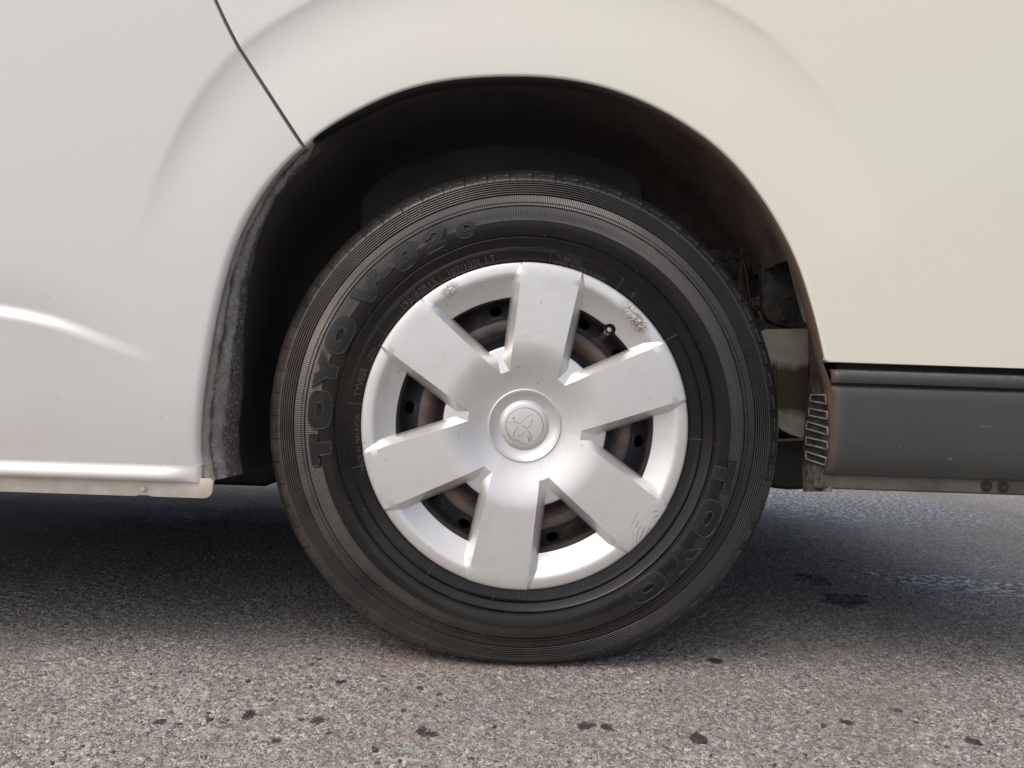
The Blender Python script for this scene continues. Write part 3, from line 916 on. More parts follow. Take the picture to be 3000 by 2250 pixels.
for a, b in ((1672, 575), (1700, 640), (1690, 688)):
    bx, bz = D(a, b, YP)
    link('plate_bolt', lathe('plate_bolt', [(0.0001, -0.005), (0.0042, -0.0048), (0.0052, -0.003), (0.0052, 0.0), (0.0075, 0.0004), (0.0075, 0.002)], 6), van, [RUST]).location = (bx, YP, bz)
hp = [D(1560, 566, 0.17), D(1580, 556, 0.165), D(1600, 560, 0.16), D(1612, 590, 0.155), D(1622, 640, 0.15), D(1640, 690, 0.15)]
link('brake_hose', tube('brake_hose', [(a[0], 0.155, a[1]) for a in resample(hp, 24)], 0.0035, 8), van, [BLACK])
YK = 0.10
bp = [D(a, b, YK) for a, b in ((1560, 760), (1610, 745), (1640, 722), (1653, 711), (1746, 710), (1748, 760), (1745, 850), (1741, 900), (1736, 948), (1712, 940), (1690, 930), (1674, 915), (1660, 890), (1600, 870))]
bracket = link('bumper_bracket', solid_poly('bumper_bracket', bp, YK, YK + 0.006, 0.0015), van, [BRACKET])
ridge = [D(1675, 775, YK - 0.002), D(1676, 860, YK - 0.002), D(1675, 912, YK - 0.002)]
link('pressed_ridge', tube('pressed_ridge', [(ridge[0][0], YK - 0.0005, ridge[0][1]), (ridge[1][0], YK - 0.0005, ridge[1][1]), (ridge[2][0], YK - 0.0005, ridge[2][1])], 0.0025, 8), bracket, [BRACKET])
mx, mz = D(1652, 955, 0.36)
muf = link('silencer', lathe('silencer', [(0.001, 0.21), (0.060, 0.21), (0.072, 0.215), (0.078, 0.228), (0.080, 0.24), (0.080, 0.60), (0.074, 0.62), (0.001, 0.62)], 40), van, [BLACK])
muf.location = (mx, 0, mz)
muf.scale = (1.35, 1, 0.86)
link('silencer_strap', solid_poly('silencer_strap', [D(1660, 948, 0.2), D(1735, 946, 0.2), D(1735, 951, 0.2), D(1660, 954, 0.2)], 0.195, 0.206), van, [BRACKET])

# rear bumper: profile swept along the side and round the corner
XB = D(1803, 930, -0.036)[0]
bprof = [(-0.040, 0.4128), (-0.012, 0.4128), (-0.0060, 0.4124), (-0.0010, 0.4115), (0.0020, 0.4100), (0.0052, 0.4085), (0.0072, 0.4060), (0.0078, 0.4030), (0.0076, 0.3985), (0.0060, 0.3950), (0.0010, 0.3932), (-0.0030, 0.3922), (-0.0030, 0.3912), (0.0030, 0.3902), (0.0085, 0.3882), (0.0112, 0.3858), (0.0122, 0.3825), (0.0126, 0.375), (0.0130, 0.360), (0.0130, 0.340), (0.0124, 0.320), (0.0106, 0.303), (0.0070, 0.290), (0.0020, 0.2805), (-0.0040, 0.2755), (-0.0095, 0.2735), (-0.0100, 0.2710), (-0.0092, 0.2645), (-0.0100, 0.2575), (-0.0130, 0.2548), (-0.022, 0.2538), (-0.05, 0.2538)]
YBP = -0.026
path = []
for x in np.concatenate([[XB - 0.002, XB, XB + 0.002, XB + 0.005, XB + 0.010], np.linspace(XB + 0.02, 0.90, 40)]):
    path.append((x, YBP, 0, -1))
for a in np.linspace(0, 90, 14)[1:]:
    path.append((0.90 + 0.11 * math.sin(R(a)), YBP + 0.11 - 0.11 * math.cos(R(a)), math.sin(R(a)), -math.cos(R(a))))
for y in np.linspace(0.15, 1.66, 10):
    path.append((1.01, y, 1, 0))
rows = []
for k, (x, y, nx_, ny_) in enumerate(path):
    inset = (0.010, 0.0045, 0.0018, 0.0004, 0)[k] if k < 5 else 0.0
    lift = float(sstep(0.02, 0.14, y)) * (1 if nx_ > 0.05 else 0)
    rows.append([(x + nx_ * (o_ - inset), y + ny_ * (o_ - inset), 0.4128 - (0.4128 - z_) * (1 - 0.5 * lift)) for o_, z_ in bprof])
bumper = link('rear_bumper', grid_mesh('rear_bumper', np.array(rows), sharp=28), van, [BUMPER])
box('dark_gap_backing', XB + 0.012, 0.90, -0.004, 0.06, 0.30, 0.445, BLACK, bumper, 0.003)  # black box added to keep the gap above the bumper dark
# end face of the bumper towards the wheel
oe = [(1757, 722), (1766, 752), (1776, 788), (1786, 815), (1793, 835), (1799, 858), (1804, 885), (1807, 920), (1808, 955), (1806, 985), (1802, 1010), (1797, 1033), (1793, 1062)]
ie = [(1747, 712), (1748, 752), (1748, 788), (1747, 815), (1746, 835), (1744, 858), (1741, 885), (1738, 920), (1735, 955), (1734, 985), (1733, 1010), (1733, 1033), (1735, 1062)]
rows = []
YI = 0.070
for (ox, oy), (ixx, iyy) in zip(oe, ie):
    zo = D(ox, oy, -0.030)[1]
    oo = float(np.interp(zo, [v[1] for v in bprof[::-1]], [v[0] for v in bprof[::-1]])) if 0.2545 < zo < 0.41 else 0.0
    yo = YBP - (oo if zo < 0.39 else max(oo, 0.004)) + 0.006
    a = np.array([D(ox, oy, yo)[0], yo, D(ox, oy, yo)[1]])
    yi = YI if oy > 790 else YI
    b = np.array([D(ixx, iyy, yi)[0], yi, D(ixx, iyy, yi)[1]])
    row = []
    for f in (-0.02, 0.0, 0.03, 0.08, 0.16, 0.24, 0.26, 0.4, 0.6, 0.8, 1.0):
        p_ = a + (b - a) * max(f, 0)
        if f < 0:
            p_ = a + np.array([0.004, 0.003, 0.0])
        bulge = 0.004 * math.exp(-((f - 0.12) / 0.09) ** 2)
        row.append((p_[0] - bulge, p_[1], p_[2]))
    rows.append(row)
ER = np.array(rows)
link('bumper_end', grid_mesh('bumper_end', ER, flip=True, sharp=35), bumper, [ENDCAP])
def endpt(u, v):
    """u 0..1 from the outer edge inwards, v = row position"""
    i = int(min(max(math.floor(v), 0), len(ER) - 2)); f = v - i
    cols = [0.0, 0.03, 0.08, 0.16, 0.24, 0.26, 0.4, 0.6, 0.8, 1.0]
    p0 = np.array([np.interp(u, cols, ER[i, 1:, c]) for c in range(3)])
    p1 = np.array([np.interp(u, cols, ER[i + 1, 1:, c]) for c in range(3)])
    return p0 + (p1 - p0) * f
def end_uv(dx, dy):
    best, bu = 9e9, None
    for v in np.linspace(3, 11.9, 120):
        for u in np.linspace(0.05, 1.0, 50):
            p_ = endpt(u, v)
            dd = p_[1] + DCAM
            uu, vv = (p_[0] - CXCAM) / dd * FPX, (HCAM - p_[2]) / dd * FPX
            qx, qy = 1500 + uu * CR - vv * SR, 1125 + uu * SR + vv * CR
            e = (qx - dx) ** 2 + (qy - dy) ** 2
            if e < best:
                best, bu = e, (u, v)
    return bu
for q in (((2377, 1157), (2421, 1157), (2423, 1184), (2376, 1174)), ((2373, 1197), (2426, 1208), (2427, 1229), (2372, 1217)), ((2366, 1237), (2427, 1252), (2428, 1274), (2365, 1257)), ((2364, 1280), (2428, 1296), (2428, 1317), (2364, 1301)), ((2363, 1322), (2426, 1342), (2420, 1364), (2365, 1346))):
    uv = [end_uv(*c_) for c_ in q]
    pp = [endpt(*c_) - np.array([0.0012, 0, 0]) for c_ in uv]
    pp = [tuple(v) for v in pp]
    rows_all = []
    loop = pp + [pp[0]]
    fine = []
    for a, b in zip(loop[:-1], loop[1:]):
        for t in np.linspace(0, 1, 5, endpoint=False):
            fine.append(tuple(np.array(a) + (np.array(b) - np.array(a)) * t))
    Pp = tube_rows(fine + [fine[0]], 0.0012, 6)
    link('vent_slot', grid_mesh('vent_slot', Pp, wrap=True), bumper, [WHITEGRIT])
for a, b in ((2130, 1050), (2166, 1050)):
    bx, bz = D(a, b, -0.016)
    o = link('bumper_clip', lathe('bumper_clip', [(0.0001, -0.0035), (0.004, -0.003), (0.005, -0.001), (0.0075, -0.0005), (0.009, 0.002), (0.009, 0.006)], 16), bumper, [BLACK])
    o.location = (bx, -0.0165, min(bz, 0.2655))

# the rest of the shell, so that light and shade under and round the van are right
YFAR = 1.66
def far_side(xa, xb, n):
    rows = []
    for z in np.concatenate([np.linspace(0.235, 0.6, 8), np.linspace(0.65, ZT, 6)]):
        rows.append([(x, YFAR + 0.03 - 0.03 * (z < 0.25), z) for x in np.linspace(xa, xb, n)])
    return np.array(rows)
def far_panel():
    pts = [(XF - 1.35, 0.28)]
    for cx, n in ((-2.57, 14), (0.0, 14)):
        pts += [(cx - 0.43 * math.cos(R(a)), max(0.28 if cx < -1 else 0.26, ZC + 0.43 * math.sin(R(a)))) for a in np.linspace(-6, 186, n)]
    pts += [(XR + 0.02, 0.40), (XR + 0.02, ZT), (XF - 1.45, ZT)]
    return pts
link('far_side_panel', solid_poly('far_side_panel', far_panel(), YFAR, YFAR + 0.03), van, [PAINT])
# front door and wing ahead of the sliding door
fp = [(XF - 0.004, ZSILL), (XF - 0.004, ZT), (-3.30, ZT), (-3.62, 0.78), (-3.66, 0.30)] + [(-2.57 + 0.42 * math.cos(R(a)), ZC + 0.42 * math.sin(R(a))) for a in np.linspace(186, -6, 26) if ZC + 0.42 * math.sin(R(a)) > 0.27]
link('front_door', solid_poly('front_door', fp, YB, YB + 0.03, 0.006), van, [PAINT])
# upper body with roof
def section(x, y_in, z_top, lift=0.0):
    pr = []
    for t in np.linspace(0, 1, 8):
        z = ZT + (z_top - 0.10 - ZT) * t
        pr.append((x, YB + float(0.05 * max(0, z - 0.85) ** 2) + 0.06 * t ** 1.6, z))
    y0 = pr[-1][1]
    for a in np.linspace(15, 90, 6):
        pr.append((x, y0 + 0.10 * (1 - math.cos(R(a))), z_top - 0.10 + 0.10 * math.sin(R(a))))
    full = pr + [(x, YFAR + YB - (p_[1] - 2 * YB) + YB * 0, p_[2]) for p_ in pr[::-1]]
    return full
rows = [section(x, 0, zt) for x, zt in ((-2.60, 1.92), (-2.2, 1.96), (-1.5, 1.98), (-0.6, 1.985), (0.3, 1.98), (0.8, 1.97), (0.95, 1.95))]
rows[-1] = [(x + 0.03, y, z) for x, y, z in rows[-1]]
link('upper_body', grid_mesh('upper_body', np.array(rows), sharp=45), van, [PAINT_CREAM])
def quad_panel(name, corners, mat, parent=van, thick=0.02):
    c = [Vector(v) for v in corners]
    nrm_ = (c[1] - c[0]).cross(c[2] - c[0]).normalized() * thick
    vs = [tuple(v) for v in c] + [tuple(v + nrm_) for v in c]
    fs = [(0, 1, 2, 3), (7, 6, 5, 4), (0, 4, 5, 1), (1, 5, 6, 2), (2, 6, 7, 3), (3, 7, 4, 0)]
    return link(name, mesh_raw(name, vs, fs, False), parent, [mat])
tail = quad_panel('tailgate', [(0.985, 0.0, 0.42), (0.985, YFAR, 0.42), (0.965, YFAR - 0.08, 1.93), (0.965, 0.06, 1.93)], PAINT_CREAM)
quad_panel('rear_window', [(1.0, 0.14, 1.16), (1.0, YFAR - 0.14, 1.16), (0.985, YFAR - 0.2, 1.78), (0.985, 0.18, 1.78)], GLASS, tail, 0.006)
for a, b in ((-2.05, -0.75), (-0.62, 0.80)):
    quad_panel('side_window', [(a, -0.034, 1.16), (b, -0.034, 1.16), (b, 0.045, 1.72), (a, 0.045, 1.72)], GLASS, van, -0.006)
quad_panel('windscreen', [(-3.30, 0.02, 1.08), (-3.30, YFAR - 0.02, 1.08), (-2.60, YFAR - 0.1, 1.90), (-2.60, 0.1, 1.90)], GLASS, van, 0.01)
quad_panel('front_panel', [(-3.66, 0.0, 0.30), (-3.66, YFAR, 0.30), (-3.30, YFAR, 1.08), (-3.30, 0.0, 1.08)], PAINT, van, 0.02)

# ------------------------------------------------------------------ wheel (local frame: X right, Z up, axis Y, origin at centre of outer face)
TY = [(0.2000, 0.034), (0.2090, 0.024), (0.2150, 0.0185), (0.2200, 0.0160), (0.2240, 0.0148), (0.2310, 0.0130), (0.2380, 0.0112), (0.2390, 0.0100), (0.2399, 0.0102), (0.2408, 0.0110), (0.2450, 0.0092), (0.2500, 0.0066), (0.2530, 0.0048), (0.2542, 0.0024), (0.2552, 0.0020), (0.2564, 0.0032), (0.2600, 0.0018), (0.2640, 0.0008), (0.2680, 0.0004), (0.2740, 0.0000), (0.2746, 0.0007), (0.2752, 0.0009), (0.2820, 0.0008), (0.2870, 0.0012), (0.2922, 0.0022), (0.2928, 0.0042), (0.2940, 0.0044), (0.2946, 0.0026), (0.2972, 0.0034), (0.2978, 0.0046), (0.2988, 0.0048), (0.2994, 0.0040), (0.3085, 0.0068), (0.3092, 0.0088), (0.3100, 0.0090)]
rr0, yy0 = 0.3106, 0.0054
for k in range(6):
    f = k / 6
    r0 = 0.3106 + 0.0195 * f
    y0 = 0.0074 + 0.0074 * f ** 1.1
    TY += [(r0, y0), (r0 + 0.0006, y0 - 0.0004), (r0 + 0.0014, y0 - 0.0002), (r0 + 0.0020, y0 + 0.0004), (r0 + 0.0023, y0 + 0.0024), (r0 + 0.0030, y0 + 0.0028)]
TY += [(0.3302, 0.0152), (0.3312, 0.0150), (0.3332, 0.0160), (0.3385, 0.0192), (0.3390, 0.0197), (0.3396, 0.0202), (0.3402, 0.0207), (0.3408, 0.0213), (0.3455, 0.0262), (0.3490, 0.0320), (0.3515, 0.0385), (0.3532, 0.0460), (0.3545, 0.0540), (0.3555, 0.066), (0.3556, 0.0665), (0.3500, 0.0670), (0.3500, 0.0740), (0.3560, 0.0745), (0.3562, 0.0975), (0.3505, 0.0980), (0.3505, 0.1060), (0.3562, 0.1065), (0.3555, 0.1400), (0.3532, 0.1540), (0.3490, 0.1680), (0.3400, 0.1800), (0.3100, 0.1930), (0.2800, 0.1990), (0.2500, 0.1960), (0.2150, 0.1880), (0.2000, 0.1700)]
TYa = np.array(TY)
i_r = [k for k in range(len(TYa))]
front = TYa[:[k for k, v in enumerate(TY) if v == (0.3545, 0.0540)][0] + 1]
def ty_y(r):
    return np.interp(r, front[:, 0], front[:, 1])
def squash(x, y, z):
    """weight on the tyre: lower part pressed up, slight bulge above the contact patch"""
    r = np.hypot(x, z)
    c = np.clip(-z / np.maximum(r, 1e-6), 0, 1)
    low = sstep(-0.22, -0.34, z) * np.exp(-(x / 0.16) ** 2)
    y = y - low * 0.006 * sstep(0.10, 0.0, y) * sstep(0.215, 0.26, r) * sstep(0.352, 0.335, r)
    z = z + 0.017 * c ** 3 * sstep(0.222, 0.345, r)
    return x, y, z
def tyre_mesh(angle0=0.0, flat=True):
    nb, per = 68, 14
    fr = np.array([0, 0.012, 0.03, 0.05, 0.062, 0.20, 0.34, 0.352, 0.368, 0.38, 0.52, 0.66, 0.84, 0.97])
    a = (np.arange(nb)[:, None] + fr[None]).reshape(-1) * 2 * math.pi / nb
    cut = np.tile(np.array([0, 1, 1, 1, 0, 0, 0, 0.6, 0.6, 0, 0, 0, 0, 0.0]), nb)
    nr = len(TYa)
    Rr = np.repeat(TYa[:, 0:1], len(a), 1)
    Yy = np.repeat(TYa[:, 1:2], len(a), 1)
    depth = np.where((TYa[:, 0] > 0.3325) & (TYa[:, 1] < 0.066), np.interp(TYa[:, 0], [0.3325, 0.336, 0.347, 0.3525], [0.0, 0.0016, 0.0015, 0.0001]), 0.0)
    depth = np.where((TYa[:, 0] > 0.3325) & (TYa[:, 1] > 0.107), depth * 0 + 0.004, depth)
    dd = depth[:, None] * cut[None]
    slit = (np.abs(TYa[:, 0] - 0.3399) < 0.0005) & (TYa[:, 1] < 0.05)
    slot = np.tile(np.array([0, 0, 0, 0, 0, 0, 0, 1, 1, 1, 1, 1, 1, 0.0]), nb)
    dd = np.maximum(dd, slit[:, None] * slot[None] * 0.0016)
    Rr = Rr - dd * 0.75
    Yy = Yy + np.where(Yy < 0.1, 1, -1) * dd * 0.65
    P = np.stack([Rr * np.sin(a)[None], Yy, Rr * np.cos(a)[None]], -1)
    if flat:                      # weight on the tyre: flat contact patch and a slight bulge above it
        P = np.stack(squash(P[..., 0], P[..., 1], P[..., 2]), -1)
        zz = P[..., 2]
        zmin = -0.3236
        P[..., 2] = np.where(zz < zmin + 0.006, zmin + 0.006 - 0.006 * np.tanh((zmin + 0.006 - zz) / 0.008), zz)
    rm = []
    for k in range(nr - 1):
        r_ = 0.5 * (TYa[k, 0] + TYa[k + 1, 0]); y_ = TYa[k, 1]
        if y_ > 0.10: rm.append(0)
        elif y_ > 0.0385: rm.append(0)
        elif r_ > 0.3104: rm.append(1)
        elif r_ > 0.2745: rm.append(2)
        else: rm.append(3)
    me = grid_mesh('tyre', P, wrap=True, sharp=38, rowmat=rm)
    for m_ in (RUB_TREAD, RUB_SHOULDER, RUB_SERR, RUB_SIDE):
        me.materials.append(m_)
    return me

def capmesh():
    SP = 8.0                      # first spoke, degrees clockwise from up
    r_rows = np.concatenate([[0.0475, 0.050, 0.053, 0.057, 0.061, 0.065, 0.069, 0.072, 0.0742, 0.0756, 0.078, 0.082, 0.087, 0.092, 0.097, 0.102, 0.106, 0.109], np.linspace(0.113, 0.169, 15), [0.1725, 0.1735, 0.1765, 0.180, 0.184, 0.188, 0.191, 0.194, 0.1965, 0.1985, 0.2005, 0.204, 0.208, 0.2115, 0.2140, 0.2160, 0.2172, 0.2176]])
    i_in = int(np.where(np.isclose(r_rows, 0.109))[0][0])
    i_out = int(np.where(np.isclose(r_rows, 0.1725))[0][0])
    def s_lv(r):
        h = np.interp(r, [0, 0.198, 0.205, 0.2115, 0.2140, 0.2160, 0.2172, 0.2176], [0.0125, 0.0125, 0.0124, 0.0118, 0.0112, 0.0096, 0.0060, -0.006])
        return h - 0.0180 * sstep(0.114, 0.040, r) ** 1.15
    def p_lv(r):
        ring = s_lv(r) - 0.0024 - 0.0002
        inner = s_lv(np.float64(0.0755)) + (-0.0020 - s_lv(np.float64(0.0755))) * np.clip((r - 0.0755) / (0.109 - 0.0755), 0, 1)
        bowl = np.interp(r, [0.109, 0.1725, 0.1765, 0.180, 0.184, 0.188, 0.191, 0.194, 0.1965, 0.1985, 0.2005, 0.204], [-0.0020, -0.0080, -0.0062, -0.0044, -0.0022, 0.0003, 0.0024, 0.0047, 0.0066, 0.0083, 0.0094, 0.0098])
        h = np.where(r < 0.109, inner, np.minimum(bowl, ring))
        return np.where(r < 0.0755, s_lv(r), h)
    ns, nw, npk = 9, 3, 30
    cols = []
    for s_ in range(6):
        for k in range(ns): cols.append((s_, 's', -1 + 2 * k / (ns - 1)))
        for k in range(1, nw + 1): cols.append((s_, 'w', k / nw))
        for k in range(1, npk): cols.append((s_, 'p', k / npk))
        for k in range(nw, 0, -1): cols.append((s_, 'v', k / nw))
    nc, nr = len(cols), len(r_rows)
    P = np.zeros((nr, nc, 3)); keep = np.ones((nr - 1, nc), bool)
    vphi = 39.7
    for j, (s_, kind, t) in enumerate(cols):
        c0 = SP + 60 * s_
        for i, r in enumerate(r_rows):
            hw = 0.032 + (r - 0.079) * 0.056
            if r < 0.0755:
                a_s = 29.0; a_w = 29.6
                a_s = min(a_s, 24.6 + (0.0755 - r) * 2500)
                a_w = min(29.7, a_s + 0.6)
            else:
                a_s = min(29.0, math.degrees(math.asin(min(0.999, hw / r))))
                ww = max(0.0007, min(0.0110, (r - 0.0750) * 0.60, (0.2185 - r) * 0.36 + 0.0012))
                a_w = min(29.7, math.degrees(math.asin(min(0.999, (hw + ww) / r))))
            S, Pk = float(s_lv(r)), float(p_lv(r))
            if kind == 's': ang, h = c0 + t * a_s, S
            elif kind == 'w': ang, h = c0 + a_s + (a_w - a_s) * t, S + (Pk - S) * t
            elif kind == 'v': ang, h = c0 + 60 - a_s - (a_w - a_s) * t, S + (Pk - S) * t
            else: ang, h = c0 + a_w + (60 - 2 * a_w) * t, Pk
            r2 = r
            if kind == 'p':
                dang = (ang - vphi + 180) % 360 - 180
                dx = dang * math.pi / 180 * 0.172 / 0.0080
                if abs(dx) < 1:
                    nb_ = 0.0070 * math.sqrt(1 - dx * dx)
                    w_ = np.interp(r, [0.150, 0.1725, 0.2005, 0.212], [0, 1, 0.25, 0])
                    r2 = r + nb_ * w_
                    if r <= 0.1725: pass
                    h = float(p_lv(max(r2, r))) if i >= i_out else h
            q = R(ang)
            P[i, j] = (r2 * math.sin(q), -h, r2 * math.cos(q))
    for j, (s_, kind, t) in enumerate(cols):
        nxt = cols[(j + 1) % nc]
        inpocket = (kind == 'p' or (kind == 'w' and t == 1)) and (nxt[1] == 'p' or (nxt[1] == 'v' and nxt[2] == 1))
        if inpocket:
            keep[i_in:i_out, j] = False
    me = grid_mesh('hub_cap', P, wrap=True, keep=keep, sharp=24)
    bm = bmesh.new(); bm.from_mesh(me)
    bmesh.ops.delete(bm, geom=[v for v in bm.verts if not v.link_faces], context='VERTS')
    bm.to_mesh(me); bm.free()
    return me, s_lv
cap_me, s_lv = capmesh()
h0 = float(s_lv(np.float64(0.0475)))
centre_prof = [(0.0500, -h0 + 0.004), (0.0494, -h0 - 0.0006), (0.0486, -h0 - 0.0022), (0.0476, -h0 - 0.0026), (0.0466, -h0 - 0.0020), (0.0458, -h0 - 0.0004), (0.0440, -h0 + 0.0010), (0.0400, -h0 + 0.0028), (0.0355, -h0 + 0.0046), (0.0335, -h0 + 0.0050), (0.0325, -h0 + 0.0045), (0.0316, -h0 + 0.0030), (0.0304, -h0 + 0.0018), (0.028, -h0 + 0.0011), (0.024, -h0 + 0.0006), (0.018, -h0 + 0.0002), (0.01, -h0 - 0.0001), (0.0002, -h0 - 0.0002)]
centre_me = lathe('centre_boss', centre_prof[::-1], 96, 0, 30)

def steel_mesh():
    """pressed steel wheel with sixteen round vent holes"""
    bm = bmesh.new()
    def ring(prof, n=128):
        vs = [[bm.verts.new((r * math.sin(2 * math.pi * k / n), y, r * math.cos(2 * math.pi * k / n))) for k in range(n)] for r, y in prof]
        for a, b in zip(vs[:-1], vs[1:]):
            for k in range(n):
                bm.faces.new((a[k], a[(k + 1) % n], b[(k + 1) % n], b[k]))
    ring([(0.205, 0.004), (0.212, 0.006), (0.214, 0.012), (0.205, 0.018), (0.196, 0.022), (0.188, 0.034), (0.184, 0.044), (0.178, 0.049), (0.1745, 0.049), (0.1735, 0.050)])
    RO, YO, RI, YI_ = 0.1735, 0.050, 0.1475, 0.030
    NH = 16
    half = math.pi / NH
    for k in range(NH):
        c = R(6.5 + 22.5 * k)
        def pt(u, v):              # u along the ring, v 0 inner .. 1 outer
            r = RI + (RO - RI) * v; y = YI_ + (YO - YI_) * v
            q = c + u * half
            return (r * math.sin(q), y, r * math.cos(q))
        m = 32
        rings = []
        for lev in range(4):
            f = (0.0, 0.5, 0.84, 1.0)[lev]; lipy = (0.0, 0.0, -0.0014, -0.0012)[lev]
            row = []
            for i in range(m):
                a = 2 * math.pi * i / m
                ca, sa = math.cos(a), math.sin(a)
                s_ = max(abs(ca), abs(sa))
                sq = (ca / s_, sa / s_)
                ci = (ca * 0.28, sa * 0.60)
                u = sq[0] * (1 - f) + ci[0] * f; v = sq[1] * (1 - f) + ci[1] * f
                q3 = pt(u, 0.5 + 0.5 * v); row.append(bm.verts.new((q3[0], q3[1] + lipy, q3[2])))
            rings.append(row)
        back = []
        lip_ = []
        for v in rings[-1]:
            d = Vector((-0.0, 1, 0)) * 0.007
            back.append(bm.verts.new(v.co + d))
            lip_.append(v)
        rings.append(back)
        for a, b in zip(rings[:-1], rings[1:]):
            for i in range(m):
                bm.faces.new((a[i], a[(i + 1) % m], b[(i + 1) % m], b[i]))
    ring([(0.1475, 0.030), (0.1465, 0.0268), (0.1445, 0.0245), (0.141, 0.0232), (0.136, 0.0232), (0.131, 0.0250), (0.127, 0.0285), (0.122, 0.0335), (0.116, 0.0365), (0.105, 0.0380), (0.09, 0.0385), (0.05, 0.0385), (0.03, 0.036), (0.001, 0.036)])
    ring([(0.186, 0.052), (0.183, 0.075), (0.180, 0.12), (0.19, 0.16), (0.204, 0.172)])
    bmesh.ops.remove_doubles(bm, verts=bm.verts, dist=0.0002)
    bmesh.ops.recalc_face_normals(bm, faces=bm.faces)
    me = bpy.data.meshes.new('wheel')
    bm.to_mesh(me); bm.free()
    me.polygons.foreach_set('use_smooth', [True] * len(me.polygons))
    me.set_sharp_from_angle(angle=R(40))
    me.materials.append(STEELW)
    return me
wheel_me = steel_mesh()
tyre_me = tyre_mesh()
drum_me = lathe('brake_drum', [(0.02, 0.075), (0.135, 0.075), (0.150, 0.080), (0.155, 0.088), (0.155, 0.118), (0.187, 0.122), (0.187, 0.130), (0.12, 0.15), (0.03, 0.16)], 64)
drum_me.materials.append(RUST)
valve_me = lathe('valve_stem', [(0.0001, -0.0110), (0.0030, -0.0106), (0.0037, -0.0090), (0.0039, -0.0040), (0.0032, -0.0032), (0.0032, 0.0000), (0.0042, 0.0010), (0.0045, 0.012), (0.006, 0.020), (0.0062, 0.03)], 18)
valve_me.materials.append(CHROME)
def place(name, me, parent, loc=(0, 0, 0)):
    o = bpy.data.objects.new(name, me)
    COL.objects.link(o); o.parent = parent; o.location = loc
    return o
wheel = place('wheel', wheel_me, van, (0, 0, ZC))
wheel['label'] = 'rear wheel nearest the viewer with silver six-spoke cover and raised tyre lettering'
tyre = place('tyre', tyre_me, wheel)
cap_me.materials.append(SILVER); centre_me.materials.append(SILVER)
cap = place('hub_cap', cap_me, wheel)
sm = cap.modifiers.new('thick', 'SOLIDIFY'); sm.thickness = 0.0028; sm.offset = -1.0
place('centre_boss', centre_me, wheel)
drum = place('brake_drum', drum_me, wheel)
vr = 0.1680
valve = place('valve_stem', valve_me, wheel, (vr * math.sin(R(39.7)), 0.010, vr * math.cos(R(39.7))))
valve.rotation_euler = (R(-14), 0, R(8))

# emblem lines on the boss
EC = (898, 793); ES = 9.25e-5
def em(pts):
    return [((a - EC[0]) * ES, (EC[1] - b) * ES) for a, b in pts]
def arc_e(a0, a1, n=40, rx=270, ry=260):
    return [(EC[0] + rx * math.cos(R(t)), EC[1] + ry * math.sin(R(t))) for t in np.linspace(a0, a1, n)]
strokes = [arc_e(118, 416, 60), [(662, 755), (700, 742), (745, 740), (795, 750), (835, 760), (865, 725), (905, 685), (955, 648), (1010, 620)], [(1002, 700), (1000, 730), (985, 770), (960, 810), (935, 840), (905, 818), (870, 788)], [(803, 810), (780, 845), (762, 880), (752, 920), (745, 960)], [(805, 935), (828, 940), (852, 933), (880, 905), (902, 880)], [(955, 870), (980, 900), (994, 940), (1000, 1010)], [(785, 998), (830, 1030), (872, 1045), (920, 1045), (955, 1032), (968, 1000), (962, 965), (945, 935)], arc_e(0, 360, 14, 14, 14)]
strokes[-1] = [(a - EC[0] + 738, b - EC[1] + 690) for a, b in strokes[-1]]
bm_rows = []
for st in strokes:
    pl = em(st)
    pl = resample(pl, max(10, 3 * len(pl)))
    path = [(x, -h0 + float(np.interp(math.hypot(x, z), [0, 0.018, 0.024, 0.028], [-0.0002, 0.0002, 0.0006, 0.0011])), z) for x, z in pl]
    place('emblem_line', tube('emblem_line', path, 0.00062, 6), wheel).data.materials.append(EMBLEM)

# lettering -----------------------------------------------------------
def face_y(r):
    return np.interp(r, [0.2560, 0.2600, 0.2680, 0.2750, 0.2830, 0.2905, 0.2950], [0.0024, 0.0010, -0.0003, -0.0006, -0.0003, 0.0008, 0.0022])
def to_polar(me, phi0, r0, w, h_off, inward=False, big=False):
    """flat text mesh (x, y, z) onto the sidewall; phi clockwise from up"""
    co = np.zeros(len(me.vertices) * 3)
    me.vertices.foreach_get('co', co)
    co = co.reshape(-1, 3)
    sgn = -1.0 if inward else 1.0
    phi = R(phi0) + sgn * (co[:, 0] - w / 2) / r0
    r = r0 + sgn * co[:, 1]
    y = (face_y(r) if big else ty_y(r) - h_off) - co[:, 2]
    out = np.stack(squash(r * np.sin(phi), y, r * np.cos(phi)), -1)
    me.vertices.foreach_set('co', out.reshape(-1))
    me.update()
    return me
def text_mesh(body, size, extrude=0.0005, spacing=1.0, bold=0.0):
    cu = bpy.data.curves.new('txt', 'FONT')
    cu.body = body; cu.size = size; cu.extrude = extrude; cu.space_character = spacing; cu.offset = bold
    cu.resolution_u = 3
    o = bpy.data.objects.new('txt', cu)
    COL.objects.link(o)
    dg = bpy.context.evaluated_depsgraph_get()
    me = bpy.data.meshes.new_from_object(o.evaluated_get(dg))
    bpy.data.objects.remove(o); bpy.data.curves.remove(cu)
    co = np.zeros(len(me.vertices) * 3); me.vertices.foreach_get('co', co)
    x = co.reshape(-1, 3)[:, 0]
    return me, float(x.max())
def word(body, phi, r, size, inward=False, spacing=1.0, mat=RUB_SMALL):
    me, w = text_mesh(body, size, 0.0006, spacing)
    to_polar(me, phi, r, w, 0.0003, inward)
    me.name = 'raised_lettering'
    me.materials.clear(); me.materials.append(mat)
    return place('raised_lettering', me, wheel)
word('195/80R15', -41.0, 0.2247, 0.0128, spacing=1.08)
